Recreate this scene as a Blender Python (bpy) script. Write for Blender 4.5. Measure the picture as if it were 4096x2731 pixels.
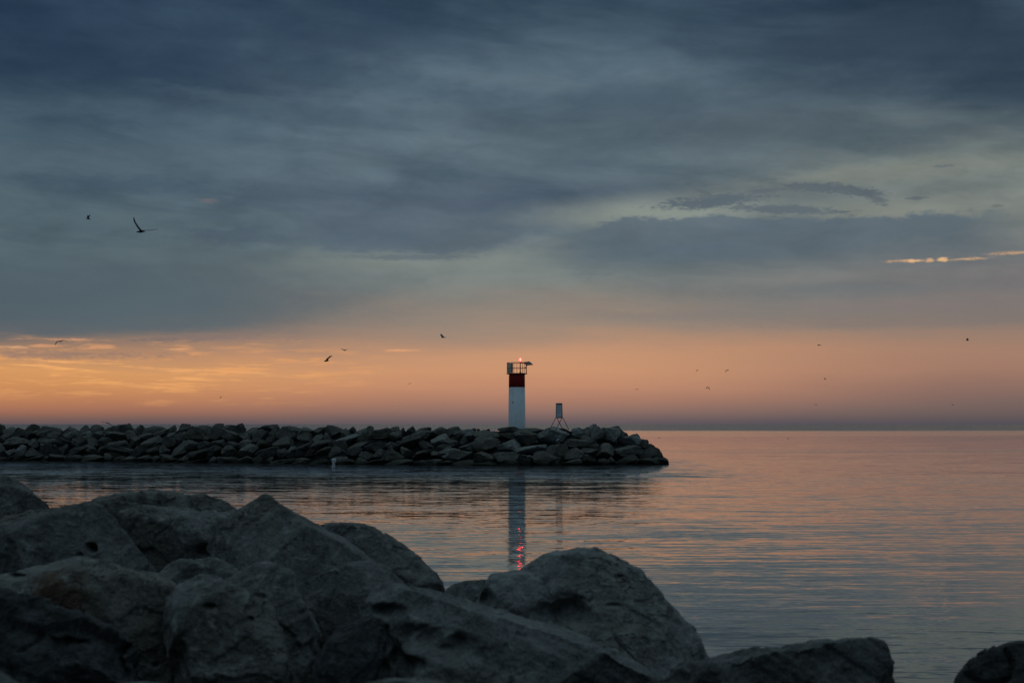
import bpy, bmesh, math, random
import numpy as np
from mathutils import Vector, Matrix
R = math.radians

# ------------------------------------------------------------------ scene, camera
for o in list(bpy.data.objects):
    bpy.data.objects.remove(o)
sc = bpy.context.scene
COL = sc.collection
F, CX, HY, EYE = 5689.0, 2048.0, 1696.0, 3.8      # 50 mm lens in photo pixels, horizon row, eye height above the water

cd = bpy.data.cameras.new("camera")
cam = bpy.data.objects.new("camera", cd)
COL.objects.link(cam)
cam.location = (0, 0, EYE)
cam.rotation_euler = (R(90), 0, 0)
cd.lens = 50.0
cd.sensor_width = 36.0
cd.shift_y = (HY - 2731 / 2) / 4096
cd.clip_start = 0.1
cd.clip_end = 60000
cd.dof.use_dof = True
cd.dof.focus_distance = 132.0
cd.dof.aperture_fstop = 4.0
sc.camera = cam

sc.view_settings.view_transform = 'Standard'
sc.view_settings.look = 'None'
sc.view_settings.exposure = 0.0
sc.view_settings.gamma = 1.0
sc.view_settings.use_curve_mapping = False
sc.cycles.max_bounces = 6
sc.cycles.diffuse_bounces = 2
sc.cycles.glossy_bounces = 3
sc.cycles.sample_clamp_indirect = 8.0
sc.cycles.use_denoising = True


def W(px, py, d):
    """photo direction (px, py) at distance d along the view -> world point"""
    return Vector(((px - CX) / F * d, d, EYE - (py - HY) / F * d))


def lin(r, g, b, k=1.0):
    f = lambda c: (c / 255 / 12.92) if c / 255 <= 0.04045 else ((c / 255 + 0.055) / 1.055) ** 2.4
    return (f(r) * k, f(g) * k, f(b) * k, 1.0)


# ------------------------------------------------------------------ node helpers
class NT:
    def __init__(self, tree):
        self.t = tree
        tree.nodes.clear()

    def n(self, typ, **kw):
        nd = self.t.nodes.new(typ)
        for k, v in kw.items():
            setattr(nd, k, v)
        return nd

    def put(self, sock, v):
        if isinstance(v, bpy.types.NodeSocket):
            self.t.links.new(v, sock)
        elif v is not None:
            sock.default_value = v

    def m(self, op, a, b=None, c=None, clamp=False):
        nd = self.n('ShaderNodeMath', operation=op, use_clamp=clamp)
        for i, v in enumerate((a, b, c)):
            if v is not None:
                self.put(nd.inputs[i], v)
        return nd.outputs[0]

    def vec(self, x, y, z):
        nd = self.n('ShaderNodeCombineXYZ')
        for i, v in enumerate((x, y, z)):
            self.put(nd.inputs[i], v)
        return nd.outputs[0]

    def sep(self, v):
        nd = self.n('ShaderNodeSeparateXYZ')
        self.put(nd.inputs[0], v)
        return nd.outputs[0], nd.outputs[1], nd.outputs[2]

    def mr(self, v, a, b, c=0.0, d=1.0, smooth=False):
        nd = self.n('ShaderNodeMapRange')
        nd.interpolation_type = 'SMOOTHSTEP' if smooth else 'LINEAR'
        nd.clamp = True
        self.put(nd.inputs[0], v)
        for i, x in zip((1, 2, 3, 4), (a, b, c, d)):
            self.put(nd.inputs[i], x)
        return nd.outputs[0]

    def noise(self, vec, scale=1.0, detail=4.0, rough=0.5, dist=0.0):
        nd = self.n('ShaderNodeTexNoise')
        self.put(nd.inputs['Vector'], vec)
        nd.inputs['Scale'].default_value = scale
        nd.inputs['Detail'].default_value = detail
        nd.inputs['Roughness'].default_value = rough
        nd.inputs['Distortion'].default_value = dist
        return nd.outputs[0], nd.outputs[1]

    def mix(self, fac, a, b, blend='MIX'):
        nd = self.n('ShaderNodeMix', data_type='RGBA', blend_type=blend)
        nd.clamp_factor = True
        self.put(nd.inputs[0], fac)
        self.put(nd.inputs[6], a)
        self.put(nd.inputs[7], b)
        return nd.outputs[2]

    def ramp(self, fac, stops, interp='LINEAR'):
        nd = self.n('ShaderNodeValToRGB')
        cr = nd.color_ramp
        cr.interpolation = interp
        while len(cr.elements) > 1:
            cr.elements.remove(cr.elements[-1])
        cr.elements[0].position = stops[0][0]
        cr.elements[0].color = stops[0][1]
        for p, c in stops[1:]:
            e = cr.elements.new(p)
            e.color = c
        self.put(nd.inputs[0], fac)
        return nd.outputs[0]


# ------------------------------------------------------------------ sky (world)
world = bpy.data.worlds.new("World")
sc.world = world
world.use_nodes = True
w = NT(world.node_tree)
tc = w.n('ShaderNodeTexCoord')
dx, dy, dz = w.sep(tc.outputs['Generated'])
az = w.m('ARCTAN2', dx, dy)
hh = w.m('SQRT', w.m('ADD', w.m('MULTIPLY', dx, dx), w.m('MULTIPLY', dy, dy)))
el = w.m('DIVIDE', dz, w.m('MAXIMUM', hh, 0.02))
U = w.m('MULTIPLY', az, 5.689)                # sky direction: azimuth and tangent of elevation
V = w.m('MAXIMUM', w.m('MULTIPLY', el, 5.689), 0.0)


def uv(px, py):
    a = math.atan((px - CX) / F)
    return 5.689 * a, (HY - py) / 1000.0 * math.cos(a)


VMAX = 2.4
streak, streak_c = w.noise(w.vec(w.m('MULTIPLY', U, 0.8), w.m('MULTIPLY', w.m('ADD', V, w.m('MULTIPLY', U, 0.05)), 5.0), 3.1), 1.0, 6.0, 0.55)
fine, _ = w.noise(w.vec(w.m('MULTIPLY', U, 2.2), w.m('MULTIPLY', V, 16.0), 7.7), 1.0, 5.0, 0.6)
big, _ = w.noise(w.vec(w.m('MULTIPLY', U, 0.75), w.m('MULTIPLY', w.m('ADD', V, w.m('MULTIPLY', U, 0.10)), 2.6), 11.0), 1.0, 6.0, 0.52, 0.25)
amp = w.mr(V, 0.05, 0.5, 0.01, 0.13)
Vp = w.m('ADD', V, w.m('MULTIPLY', w.m('SUBTRACT', streak, 0.5), w.m('MULTIPLY', amp, 2.2)))
Vp = w.m('ADD', Vp, w.m('MULTIPLY', w.m('SUBTRACT', fine, 0.5), w.m('MULTIPLY', amp, 0.5)))
fac = w.m('DIVIDE', Vp, VMAX)


def col_ramp(rows):
    st = []
    for y, c in rows:                          # y in the 2352-wide overview
        v = (HY - y * 1.7415) / 1000.0
        st.append((max(0.0, v / VMAX), lin(*c)))
    st.sort(key=lambda s: s[0])
    return w.ramp(fac, st)


rl = col_ramp([(974, (92, 81, 88)), (968, (104, 86, 87)), (960, (122, 94, 86)), (945, (158, 108, 88)), (920, (188, 128, 90)), (890, (208, 145, 92)),
               (855, (214, 154, 98)), (820, (180, 136, 104)), (795, (150, 122, 104)), (765, (104, 103, 104)), (740, (88, 98, 104)),
               (680, (84, 99, 106)), (600, (83, 100, 108)), (520, (83, 101, 110)), (400, (74, 94, 106)), (300, (64, 84, 99)),
               (150, (48, 68, 87)), (0, (44, 63, 84)), (-380, (46, 64, 84))])
rc = col_ramp([(974, (94, 86, 93)), (968, (104, 90, 93)), (958, (120, 99, 96)), (945, (140, 110, 101)), (920, (170, 124, 104)), (890, (192, 138, 109)),
               (850, (202, 148, 112)), (815, (198, 148, 114)), (780, (176, 140, 116)), (745, (152, 134, 120)), (705, (136, 129, 121)),
               (660, (122, 127, 124)), (610, (112, 122, 122)), (540, (92, 107, 116)), (460, (84, 98, 112)), (380, (87, 104, 115)),
               (260, (82, 100, 112)), (140, (74, 93, 107)), (0, (54, 74, 91)), (-380, (50, 68, 86))])
rr = col_ramp([(974, (82, 79, 89)), (968, (90, 82, 87)), (955, (103, 90, 89)), (930, (121, 100, 95)), (900, (138, 108, 98)), (860, (160, 122, 104)),
               (815, (164, 127, 107)), (775, (154, 126, 110)), (730, (132, 119, 112)), (680, (122, 117, 116)), (600, (112, 117, 117)),
               (500, (112, 119, 117)), (410, (112, 122, 120)), (340, (94, 106, 110)), (250, (70, 86, 98)), (150, (56, 72, 88)),
               (0, (54, 71, 87)), (-380, (50, 68, 85))])
tl = w.mr(U, -1.9, 0.0, 0.0, 1.0, True)
tr = w.mr(U, 0.1, 1.95, 0.0, 1.0, True)
sky = w.mix(tr, w.mix(tl, rl, rc), rr)

# broad soft cloud relief
rel = w.mr(big, 0.36, 0.66, 0.0, 1.0, True)
relk = w.mr(V, 0.35, 0.75, 0.0, 1.0, True)
kamt = w.m('MULTIPLY', w.m('MULTIPLY', w.m('SUBTRACT', 0.5, rel), relk), w.mr(V, 0.75, 1.25, 0.26, 0.5, True))
mid_n, _ = w.noise(w.vec(w.m('MULTIPLY', w.m('ADD', U, w.m('MULTIPLY', V, 0.2)), 2.1), w.m('MULTIPLY', w.m('ADD', V, w.m('MULTIPLY', U, 0.06)), 8.5), 21.0), 1.0, 6.0, 0.58, 0.4)
kamt = w.m('ADD', kamt, w.m('MULTIPLY', w.m('MULTIPLY', w.m('SUBTRACT', 0.5, w.mr(mid_n, 0.33, 0.67, 0.0, 1.0, True)), relk), w.mr(V, 0.6, 1.1, 0.22, 0.24, True)))
ksk = w.n('ShaderNodeVectorMath', operation='MULTIPLY')
w.put(ksk.inputs[0], sky)
w.put(ksk.inputs[1], w.vec(w.m('SUBTRACT', 1.0, w.m('MULTIPLY', kamt, 1.2)), w.m('SUBTRACT', 1.0, kamt), w.m('SUBTRACT', 1.0, w.m('MULTIPLY', kamt, 0.8))))
sky = ksk.outputs[0]

edge_n, _ = w.noise(w.vec(w.m('MULTIPLY', U, 4.5), w.m('MULTIPLY', V, 11.0), 1.3), 1.0, 6.0, 0.6)
edge = w.m('SUBTRACT', edge_n, 0.5)
edgef_n, _ = w.noise(w.vec(w.m('MULTIPLY', U, 15.0), w.m('MULTIPLY', V, 44.0), 8.3), 1.0, 6.0, 0.62)
edgef = w.m('SUBTRACT', edgef_n, 0.5)
edgeg_n, _ = w.noise(w.vec(w.m('MULTIPLY', U, 38.0), w.m('MULTIPLY', V, 120.0), 2.9), 1.0, 6.0, 0.65)
edgeg = w.m('SUBTRACT', edgeg_n, 0.5)
wisp_n, _ = w.noise(w.vec(w.m('MULTIPLY', U, 5.0), w.m('MULTIPLY', w.m('SUBTRACT', V, w.m('MULTIPLY', U, 0.03)), 46.0), 5.3), 1.0, 5.0, 0.62)
wisp = w.mr(wisp_n, 0.50, 0.66, 0.0, 1.0, True)
wisp2_n, _ = w.noise(w.vec(w.m('MULTIPLY', U, 4.2), w.m('MULTIPLY', w.m('ADD', V, w.m('MULTIPLY', U, 0.035)), 70.0), 15.3), 1.0, 5.0, 0.62)
wisp2 = w.mr(wisp2_n, 0.52, 0.66, 0.0, 1.0, True)


def cloud(px, py, rx, ry, color, op, soft=0.6, rough=0.9, rot=0.0, dn=1.0, up=1.0, gate=None):
    """a soft cloud at a sky direction; dn/up stretch its lower and upper side"""
    global sky
    u0, v0 = uv(px, py)
    du = w.m('SUBTRACT', U, u0)
    dv = w.m('SUBTRACT', w.m('SUBTRACT', V, v0), w.m('MULTIPLY', du, rot))
    a = w.m('DIVIDE', du, rx / 1000.0)
    if dn != 1.0 or up != 1.0:
        pos = w.m('DIVIDE', w.m('MAXIMUM', dv, 0.0), ry * up / 1000.0)
        neg = w.m('DIVIDE', w.m('MAXIMUM', w.m('MULTIPLY', dv, -1.0), 0.0), ry * dn / 1000.0)
        b = w.m('ADD', pos, neg)
    else:
        b = w.m('DIVIDE', dv, ry / 1000.0)
    d = w.m('SQRT', w.m('ADD', w.m('MULTIPLY', a, a), w.m('MULTIPLY', b, b)))
    if ry < 60:
        d = w.m('ADD', d, w.m('MULTIPLY', edgef, rough * 2.6))
    if ry < 35:
        d = w.m('ADD', d, w.m('MULTIPLY', edgeg, rough * 3.4))
    d = w.m('ADD', d, w.m('MULTIPLY', edge, rough * (2.0 if ry >= 60 else 1.0)))
    k = w.mr(d, 1.0 - soft, 1.0 + soft * 0.35, op, 0.0, True)
    if gate is not None:
        k = w.m('MULTIPLY', k, gate)
    sky = w.mix(k, sky, lin(*color))


def shelf(px0, px1, line, depth, color, op, soft=14, rough=60, down=True, ends=220):
    """a cloud bank with one crisp ragged edge along line and a soft fade away from it"""
    global sky
    u0, u1 = uv(px0, 900)[0], uv(px1, 900)[0]
    tu = w.mr(U, u0, u1, 0.0, 1.0)
    st = []
    for i, (x, y) in enumerate(line):
        st.append(((x - px0) / (px1 - px0), ((HY - y) / 2000.0,) * 3 + (1.0,)))
    edge_v = w.m('MULTIPLY', w.ramp(tu, st, 'B_SPLINE'), 2.0)
    vv = w.m('ADD', w.m('SUBTRACT', V, edge_v), w.m('ADD', w.m('MULTIPLY', edge, rough / 1000.0), w.m('MULTIPLY', edgef, rough * 0.7 / 1000.0)))
    if not down:
        vv = w.m('MULTIPLY', vv, -1.0)
    k1 = w.mr(vv, -soft / 1000.0, soft / 1000.0, 1.0, 0.0, True)
    k2 = w.mr(vv, -depth / 1000.0, 0.0, 0.0, 1.0, True)
    e = ends / 5689.0 * 5.689
    k3 = w.m('MULTIPLY', w.mr(U, u0, u0 + e, 0.0, 1.0, True), w.mr(U, u1 - e, u1, 1.0, 0.0, True))
    k = w.m('MULTIPLY', w.m('MULTIPLY', k1, k2), w.m('MULTIPLY', k3, op))
    sky = w.mix(k, sky, lin(*color))


cloud(650, 240, 950, 230, (42, 61, 82), 0.65, 0.95, 0.6, rot=-0.07)
cloud(1500, 330, 600, 60, (66, 86, 102), 0.5, 0.9, 0.7, rot=-0.09)
cloud(1050, 420, 420, 40, (78, 97, 110), 0.5, 0.9, 0.7, rot=-0.12)
cloud(1500, 150, 700, 170, (47, 66, 86), 0.5, 0.9, 0.5)
cloud(3700, 190, 800, 170, (50, 66, 83), 0.75, 0.9, 0.5)
cloud(2600, 430, 800, 90, (70, 86, 101), 0.55, 0.8, 0.6, rot=-0.05)
cloud(3000, 520, 700, 110, (88, 102, 110), 0.5, 0.9, 0.6)
cloud(2250, 560, 420, 130, (92, 108, 116), 0.45, 0.9, 0.5)
cloud(300, 620, 700, 60, (84, 100, 110), 0.4, 0.9, 0.6)
cloud(480, 740, 500, 45, (62, 80, 96), 0.5, 0.8, 0.6)
cloud(400, 1180, 1100, 150, (76, 92, 103), 0.6, 0.9, 0.5)
cloud(700, 1010, 600, 60, (92, 108, 114), 0.4, 0.9, 0.6)
cloud(1750, 1045, 640, 60, (128, 136, 131), 0.8, 0.9, 0.6)
cloud(2050, 1110, 420, 45, (126, 133, 129), 0.6, 0.9, 0.6)
cloud(950, 945, 260, 42, (72, 88, 103), 0.6, 0.7, 0.7)
shelf(1050, 2330, [(1050, 940), (1250, 975), (1450, 1020), (1700, 1040), (1950, 1010), (2150, 950), (2330, 900)], 330, (82, 97, 111), 0.7, 34, 110, False, 300)
cloud(2080, 890, 240, 42, (86, 100, 112), 0.7, 0.5, 0.5)
cloud(1640, 1030, 250, 12, (92, 104, 113), 0.7, 0.8, 0.6)
cloud(2680, 850, 620, 85, (136, 144, 137), 0.95, 0.9, 0.25, rot=0.03)
cloud(3550, 690, 620, 55, (128, 133, 125), 0.7, 0.9, 0.5, rot=0.05)
cloud(3600, 850, 560, 60, (130, 135, 127), 0.8, 0.9, 0.4)
shelf(2150, 4150, [(2150, 930), (2350, 902), (2500, 880), (2700, 874), (2900, 866), (3200, 872), (3450, 892), (3700, 888), (3900, 880), (4150, 900)], 300, (88, 103, 115), 0.85, 16, 120, True, 320)
cloud(2800, 1010, 560, 60, (84, 101, 114), 0.6, 0.9, 0.5)
cloud(3750, 900, 170, 26, (94, 106, 112), 0.6, 0.7, 0.5)
cloud(2850, 806, 230, 32, (92, 104, 112), 1.0, 0.5, 0.5, rot=0.05)
cloud(3120, 838, 240, 20, (94, 105, 112), 1.0, 0.5, 0.5, rot=-0.07)
cloud(3050, 764, 90, 10, (92, 102, 109), 0.8, 0.8, 0.5, rot=0.06)
cloud(2820, 770, 40, 9, (94, 104, 110), 0.8, 0.4, 0.5, rot=-0.3)
cloud(3270, 750, 160, 23, (92, 103, 110), 1.0, 0.5, 0.55, rot=-0.08)
cloud(3420, 766, 120, 19, (92, 103, 109), 1.0, 0.5, 0.55, rot=-0.10)
cloud(3505, 792, 48, 26, (90, 100, 107), 0.8, 0.8, 0.6, rot=-0.4)
cloud(3770, 664, 46, 7, (96, 106, 112), 0.7, 0.6, 0.6)
cloud(3670, 793, 42, 9, (92, 102, 106), 0.8, 0.4, 0.6)
cloud(3370, 848, 30, 6, (94, 104, 108), 0.8, 0.4, 0.5)
cloud(2720, 730, 24, 8, (100, 110, 114), 0.6, 0.5, 0.5)
cloud(3990, 822, 30, 8, (98, 107, 108), 0.6, 0.5, 0.5)
shelf(-300, 1500, [(-300, 1385), (0, 1372), (300, 1352), (700, 1330), (1000, 1316), (1500, 1290)], 420, (86, 101, 108), 0.75, 26, 50, False, 760)
cloud(780, 1352, 230, 14, (112, 106, 106), 0.7, 0.6, 0.6, rot=0.05)
cloud(3200, 1160, 800, 40, (104, 112, 116), 0.5, 0.9, 0.4)
cloud(2900, 1260, 700, 26, (128, 122, 118), 0.5, 0.9, 0.4)
cloud(3600, 1290, 700, 26, (126, 118, 114), 0.5, 0.9, 0.4)
cloud(830, 803, 42, 10, (106, 104, 110), 0.8, 0.8, 0.6)
# sunlit undersides low on the left, and the small lit fragments on the right
cloud(350, 1480, 1000, 120, (236, 168, 104), 0.75, 0.9, 0.5, rot=-0.03, gate=wisp)
cloud(450, 1480, 800, 70, (250, 180, 112), 0.7, 0.9, 0.5, rot=-0.04, gate=wisp2)
cloud(900, 1440, 700, 90, (228, 160, 104), 0.6, 0.9, 0.5, gate=wisp)
cloud(350, 1385, 620, 30, (206, 150, 112), 0.8, 0.9, 0.5, gate=wisp)
cloud(230, 1418, 420, 18, (142, 118, 108), 0.7, 0.9, 0.7)
cloud(930, 1352, 300, 16, (146, 122, 112), 0.6, 0.9, 0.7)
cloud(950, 1400, 260, 10, (168, 132, 112), 0.5, 0.9, 0.7)
cloud(50, 1388, 60, 6, (232, 176, 130), 0.65, 0.95, 0.5)
cloud(300, 1358, 70, 6, (214, 156, 116), 0.65, 0.95, 0.5)
cloud(715, 1396, 55, 6, (232, 168, 116), 0.65, 0.95, 0.5)
cloud(1600, 1401, 80, 5, (238, 168, 116), 0.65, 0.95, 0.5)
glow = w.mr(edgeg_n, 0.36, 0.62, 0.15, 1.0, True)
cloud(3620, 1043, 80, 6, (236, 182, 128), 0.68, 0.9, 0.9, gate=glow)
cloud(3640, 1044, 30, 8, (246, 194, 136), 0.68, 0.8, 0.7)
cloud(3722, 1041, 16, 8, (226, 176, 126), 0.68, 0.8, 0.7)
cloud(3772, 1038, 22, 9, (246, 194, 134), 0.68, 0.7, 0.6)
cloud(3870, 1036, 85, 6, (246, 190, 130), 0.68, 0.8, 0.9, rot=0.03, gate=glow)
cloud(3990, 1014, 56, 7, (224, 172, 122), 0.68, 0.9, 1.0, rot=0.03, gate=glow)
cloud(4075, 1011, 60, 6, (244, 188, 128), 0.68, 0.8, 0.9, rot=0.05, gate=glow)
# a last faint mottling over all layers of the deck
mot_n, _ = w.noise(w.vec(w.m('MULTIPLY', w.m('SUBTRACT', U, w.m('MULTIPLY', V, 0.3)), 3.4), w.m('MULTIPLY', V, 9.0), 31.0), 1.0, 6.0, 0.6, 0.6)
motk = w.m('ADD', 1.0, w.m('MULTIPLY', w.m('MULTIPLY', w.m('SUBTRACT', mot_n, 0.5), relk), 0.42))
msk = w.n('ShaderNodeVectorMath', operation='SCALE')
w.put(msk.inputs[0], sky)
w.put(msk.inputs['Scale'], motk)
sky = msk.outputs[0]

# overhead and behind the viewer: plain dusk cloud deck
over = w.mr(el, 0.34, 0.9, 0.0, 1.0, True)
backk = w.mr(w.m('ABSOLUTE', az), 0.8, 2.0, 0.0, 1.0, True)
dome_n, _ = w.noise(tc.outputs['Generated'], 2.2, 5.0, 0.55)
dome_lo = w.mix(dome_n, lin(40, 62, 82), lin(58, 84, 106))
dome_hi = w.mix(dome_n, lin(98, 124, 138), lin(128, 152, 163))
dome = w.mix(w.mr(dz, 0.25, 0.85, 0.0, 1.0, True), dome_lo, dome_hi)
sky = w.mix(over, sky, dome)
sky = w.mix(w.m('MULTIPLY', backk, 0.9), sky, dome)
bg = w.n('ShaderNodeBackground')
w.put(bg.inputs[0], sky)
bg.inputs[1].default_value = 1.0
wo = w.n('ShaderNodeOutputWorld')
w.t.links.new(bg.outputs[0], wo.inputs[0])
world.cycles.sampling_method = 'MANUAL'
world.cycles.sample_map_resolution = 512

# the sun has all but set behind the cloud low on the left: a trace of warm light
sd = bpy.data.lights.new("sun", 'SUN')
sd.energy = 0.04
sd.angle = R(12)
sd.color = (1.0, 0.62, 0.36)
sun = bpy.data.objects.new("sun", sd)
COL.objects.link(sun)
sun.rotation_euler = (R(90 - 2.5), 0, R(180 + 28))

# ------------------------------------------------------------------ materials
def mat(name):
    m = bpy.data.materials.new(name)
    m.use_nodes = True
    return m, NT(m.node_tree)


def finish(t, **inp):
    b = t.n('ShaderNodeBsdfPrincipled')
    for k, v in inp.items():
        t.put(b.inputs[k.replace('_', ' ')], v)
    o = t.n('ShaderNodeOutputMaterial')
    t.t.links.new(b.outputs[0], o.inputs[0])
    return b


def stone_mat(name, base, dark, light, scale=1.0, bump=1.0, rust=None, wet=False):
    m, t = mat(name)
    tcn = t.n('ShaderNodeTexCoord')
    oi = t.n('ShaderNodeObjectInfo')
    ofs = t.m('MULTIPLY', oi.outputs['Random'], 37.0)
    va = t.n('ShaderNodeVectorMath', operation='ADD')
    t.put(va.inputs[0], tcn.outputs['Object'])
    t.put(va.inputs[1], t.vec(ofs, ofs, ofs))
    p = va.outputs[0]
    n1, _ = t.noise(p, 2.3 * scale, 6, 0.62)
    n2, _ = t.noise(p, 11 * scale, 5, 0.65)
    n3, _ = t.noise(p, 46 * scale, 3, 0.6)
    c = t.mix(t.mr(n1, 0.34, 0.66), (*dark, 1), (*base, 1))
    c = t.mix(t.mr(n2, 0.52, 0.72, 0.0, 0.8), c, (*light, 1))
    c = t.mix(t.mr(n2, 0.28, 0.45, 0.85, 0.0), c, tuple(x * 0.42 for x in dark) + (1,))
    c = t.mix(t.mr(n3, 0.55, 0.75, 0.0, 0.55), c, (*light, 1))
    c = t.mix(t.mr(n3, 0.25, 0.42, 0.6, 0.0), c, tuple(x * 0.5 for x in dark) + (1,))
    vt = t.n('ShaderNodeTexVoronoi')
    t.put(vt.inputs['Vector'], p)
    vt.inputs['Scale'].default_value = 9 * scale
    pit = t.m('MULTIPLY', t.mr(vt.outputs['Distance'], 0.06, 0.2, 1.0, 0.0), t.mr(n1, 0.5, 0.62))
    pit = t.m('MULTIPLY', pit, 0.5)
    c = t.mix(t.m('MULTIPLY', pit, 0.6), c, (0.02, 0.02, 0.02, 1))
    # per-stone tone
    hs = t.n('ShaderNodeHueSaturation')
    t.put(hs.inputs['Value'], t.mr(oi.outputs['Random'], 0, 1, 0.78, 1.2))
    t.put(hs.inputs['Color'], c)
    c = hs.outputs[0]
    if rust is not None:
        (rx, ry, rz), rr_ = rust
        dist = t.n('ShaderNodeVectorMath', operation='DISTANCE')
        t.put(dist.inputs[0], tcn.outputs['Object'])
        dist.inputs[1].default_value = (rx, ry, rz)
        dd = t.m('ADD', dist.outputs['Value'], t.m('MULTIPLY', t.m('SUBTRACT', n2, 0.5), rr_ * 1.5))
        c = t.mix(t.mr(dd, rr_ * 0.35, rr_, 0.75, 0.0, True), c, (0.13, 0.065, 0.03, 1))
    if wet:                                   # dark, slightly shiny wet and weedy band along the waterline
        geo = t.n('ShaderNodeNewGeometry')
        _, _, gz = t.sep(geo.outputs['Position'])
        gz = t.m('ADD', gz, t.m('MULTIPLY', t.m('SUBTRACT', n1, 0.5), 0.5))
        wk = t.mr(gz, 0.18, 0.62, 1.0, 0.0, True)
        c = t.mix(t.m('MULTIPLY', wk, 0.85), c, (0.022, 0.02, 0.014, 1))
    n0, _ = t.noise(p, 0.9 * scale, 3, 0.5)
    c = t.mix(t.mr(n0, 0.5, 0.66, 0.0, 0.4), c, tuple(x * y for x, y in zip(base, (0.8, 0.69, 0.56))) + (1,))
    vn, _ = t.noise(t.vec(*t.sep(p)[:2], t.m('MULTIPLY', t.sep(p)[2], 2.5)), 3.2 * scale, 5, 0.6, 1.2)
    vein = t.m('MULTIPLY', t.mr(t.m('ABSOLUTE', t.m('SUBTRACT', vn, 0.5)), 0.0, 0.012, 0.6, 0.0), t.mr(n0, 0.5, 0.6))
    c = t.mix(vein, c, tuple(x * 0.25 for x in dark) + (1,))
    hgt = t.m('ADD', t.m('MULTIPLY', n2, 0.6), t.m('MULTIPLY', n3, 0.25))
    hgt = t.m('SUBTRACT', hgt, t.m('ADD', t.m('MULTIPLY', pit, 0.5), t.m('MULTIPLY', vein, 0.35)))
    bp = t.n('ShaderNodeBump')
    bp.inputs['Strength'].default_value = 0.9
    bp.inputs['Distance'].default_value = 0.06 * bump / scale
    t.put(bp.inputs['Height'], hgt)
    finish(t, Base_Color=c, Roughness=0.85, Normal=bp.outputs[0], Specular_IOR_Level=0.25)
    return m


M_STONE = stone_mat('limestone', (0.20, 0.193, 0.178), (0.095, 0.091, 0.083), (0.34, 0.33, 0.305))
M_STONE_PALE = stone_mat('pale_limestone', (0.265, 0.26, 0.243), (0.13, 0.127, 0.118), (0.42, 0.41, 0.385))
M_STONE_DARK = stone_mat('dark_limestone', (0.065, 0.064, 0.062), (0.03, 0.03, 0.03), (0.15, 0.145, 0.14))
M_STONE_RUST = stone_mat('stained_limestone', (0.215, 0.203, 0.182), (0.105, 0.098, 0.087), (0.35, 0.335, 0.30), rust=((-0.12, -0.45, 0.02), 0.30))
M_ARMOUR = stone_mat('armour_stone', (0.165, 0.15, 0.125), (0.085, 0.077, 0.063), (0.27, 0.25, 0.21), scale=0.7, wet=True)
M_ARMOUR_PALE = stone_mat('pale_armour_stone', (0.32, 0.315, 0.285), (0.17, 0.165, 0.147), (0.45, 0.44, 0.40), scale=0.6, wet=True)
M_ARMOUR_DARK = stone_mat('dark_armour_stone', (0.09, 0.081, 0.067), (0.045, 0.041, 0.034), (0.16, 0.145, 0.125), scale=0.7, wet=True)
M_RUBBLE = stone_mat('rubble', (0.075, 0.07, 0.06), (0.035, 0.033, 0.03), (0.12, 0.11, 0.095), scale=0.6)  # base darkened to paint in the shade of gaps between the stones


def paint_mat(name, col, rough=0.45, metal=0.0, var=0.12, sc_=6.0, bump=0.0):
    m, t = mat(name)
    tcn = t.n('ShaderNodeTexCoord')
    n1, _ = t.noise(tcn.outputs['Object'], sc_, 5, 0.6)
    c = t.mix(t.mr(n1, 0.35, 0.7), (*col, 1), tuple(x * (1 - var) for x in col) + (1,))
    finish(t, Base_Color=c, Roughness=rough, Metallic=metal)
    return m


M_WHITE, t = mat('white_paint')
tcn = t.n('ShaderNodeTexCoord')
gx, gy, gz = t.sep(tcn.outputs['Object'])
n1, _ = t.noise(t.vec(t.m('MULTIPLY', gx, 5.0), t.m('MULTIPLY', gy, 5.0), t.m('MULTIPLY', gz, 0.5)), 1.0, 5, 0.65)
n2, _ = t.noise(tcn.outputs['Object'], 2.2, 4, 0.6)
c = t.mix(t.mr(n2, 0.4, 0.7), (0.80, 0.81, 0.81, 1), (0.70, 0.71, 0.70, 1))
c = t.mix(t.mr(n1, 0.54, 0.72, 0.0, 0.55), c, (0.42, 0.40, 0.36, 1))
finish(t, Base_Color=c, Roughness=0.5)
M_RED = paint_mat('red_paint', (0.56, 0.024, 0.026), 0.45, 0, 0.18, 2.0)
M_REDDARK = paint_mat('dark_red_steel', (0.11, 0.022, 0.02), 0.5, 0, 0.2, 4.0)
M_STEEL_GLOW = paint_mat('glow_tinted_steel', (0.72, 0.48, 0.24), 0.5, 0.1, 0.3, 8.0)  # warm yellow paints the backlit sky glow into the rail posts
M_FRAME = paint_mat('dark_frame_steel', (0.06, 0.062, 0.065), 0.6, 0.0, 0.3, 8.0)
M_BOX = paint_mat('grey_green_cabinet', (0.80, 0.82, 0.64), 0.5, 0, 0.15, 4.0)
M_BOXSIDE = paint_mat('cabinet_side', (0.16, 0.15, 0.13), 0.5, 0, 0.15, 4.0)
M_PV = paint_mat('solar_cell', (0.012, 0.014, 0.022), 0.25, 0, 0.3, 12.0)
M_BACK = paint_mat('panel_back', (0.03, 0.03, 0.034), 0.7, 0, 0.2, 12.0)
M_ORANGE = paint_mat('orange_marking', (0.55, 0.10, 0.03), 0.6, 0, 0.2, 12.0)
M_BUOY = paint_mat('buoy_white', (0.7, 0.72, 0.7), 0.5, 0, 0.25, 9.0)
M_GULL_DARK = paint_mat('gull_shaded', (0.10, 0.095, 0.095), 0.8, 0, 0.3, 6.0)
M_GULL_GREY = paint_mat('gull_grey', (0.34, 0.33, 0.34), 0.8, 0, 0.3, 6.0)
M_GULL_WHITE = paint_mat('gull_white', (0.7, 0.7, 0.72), 0.8, 0, 0.2, 6.0)

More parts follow.
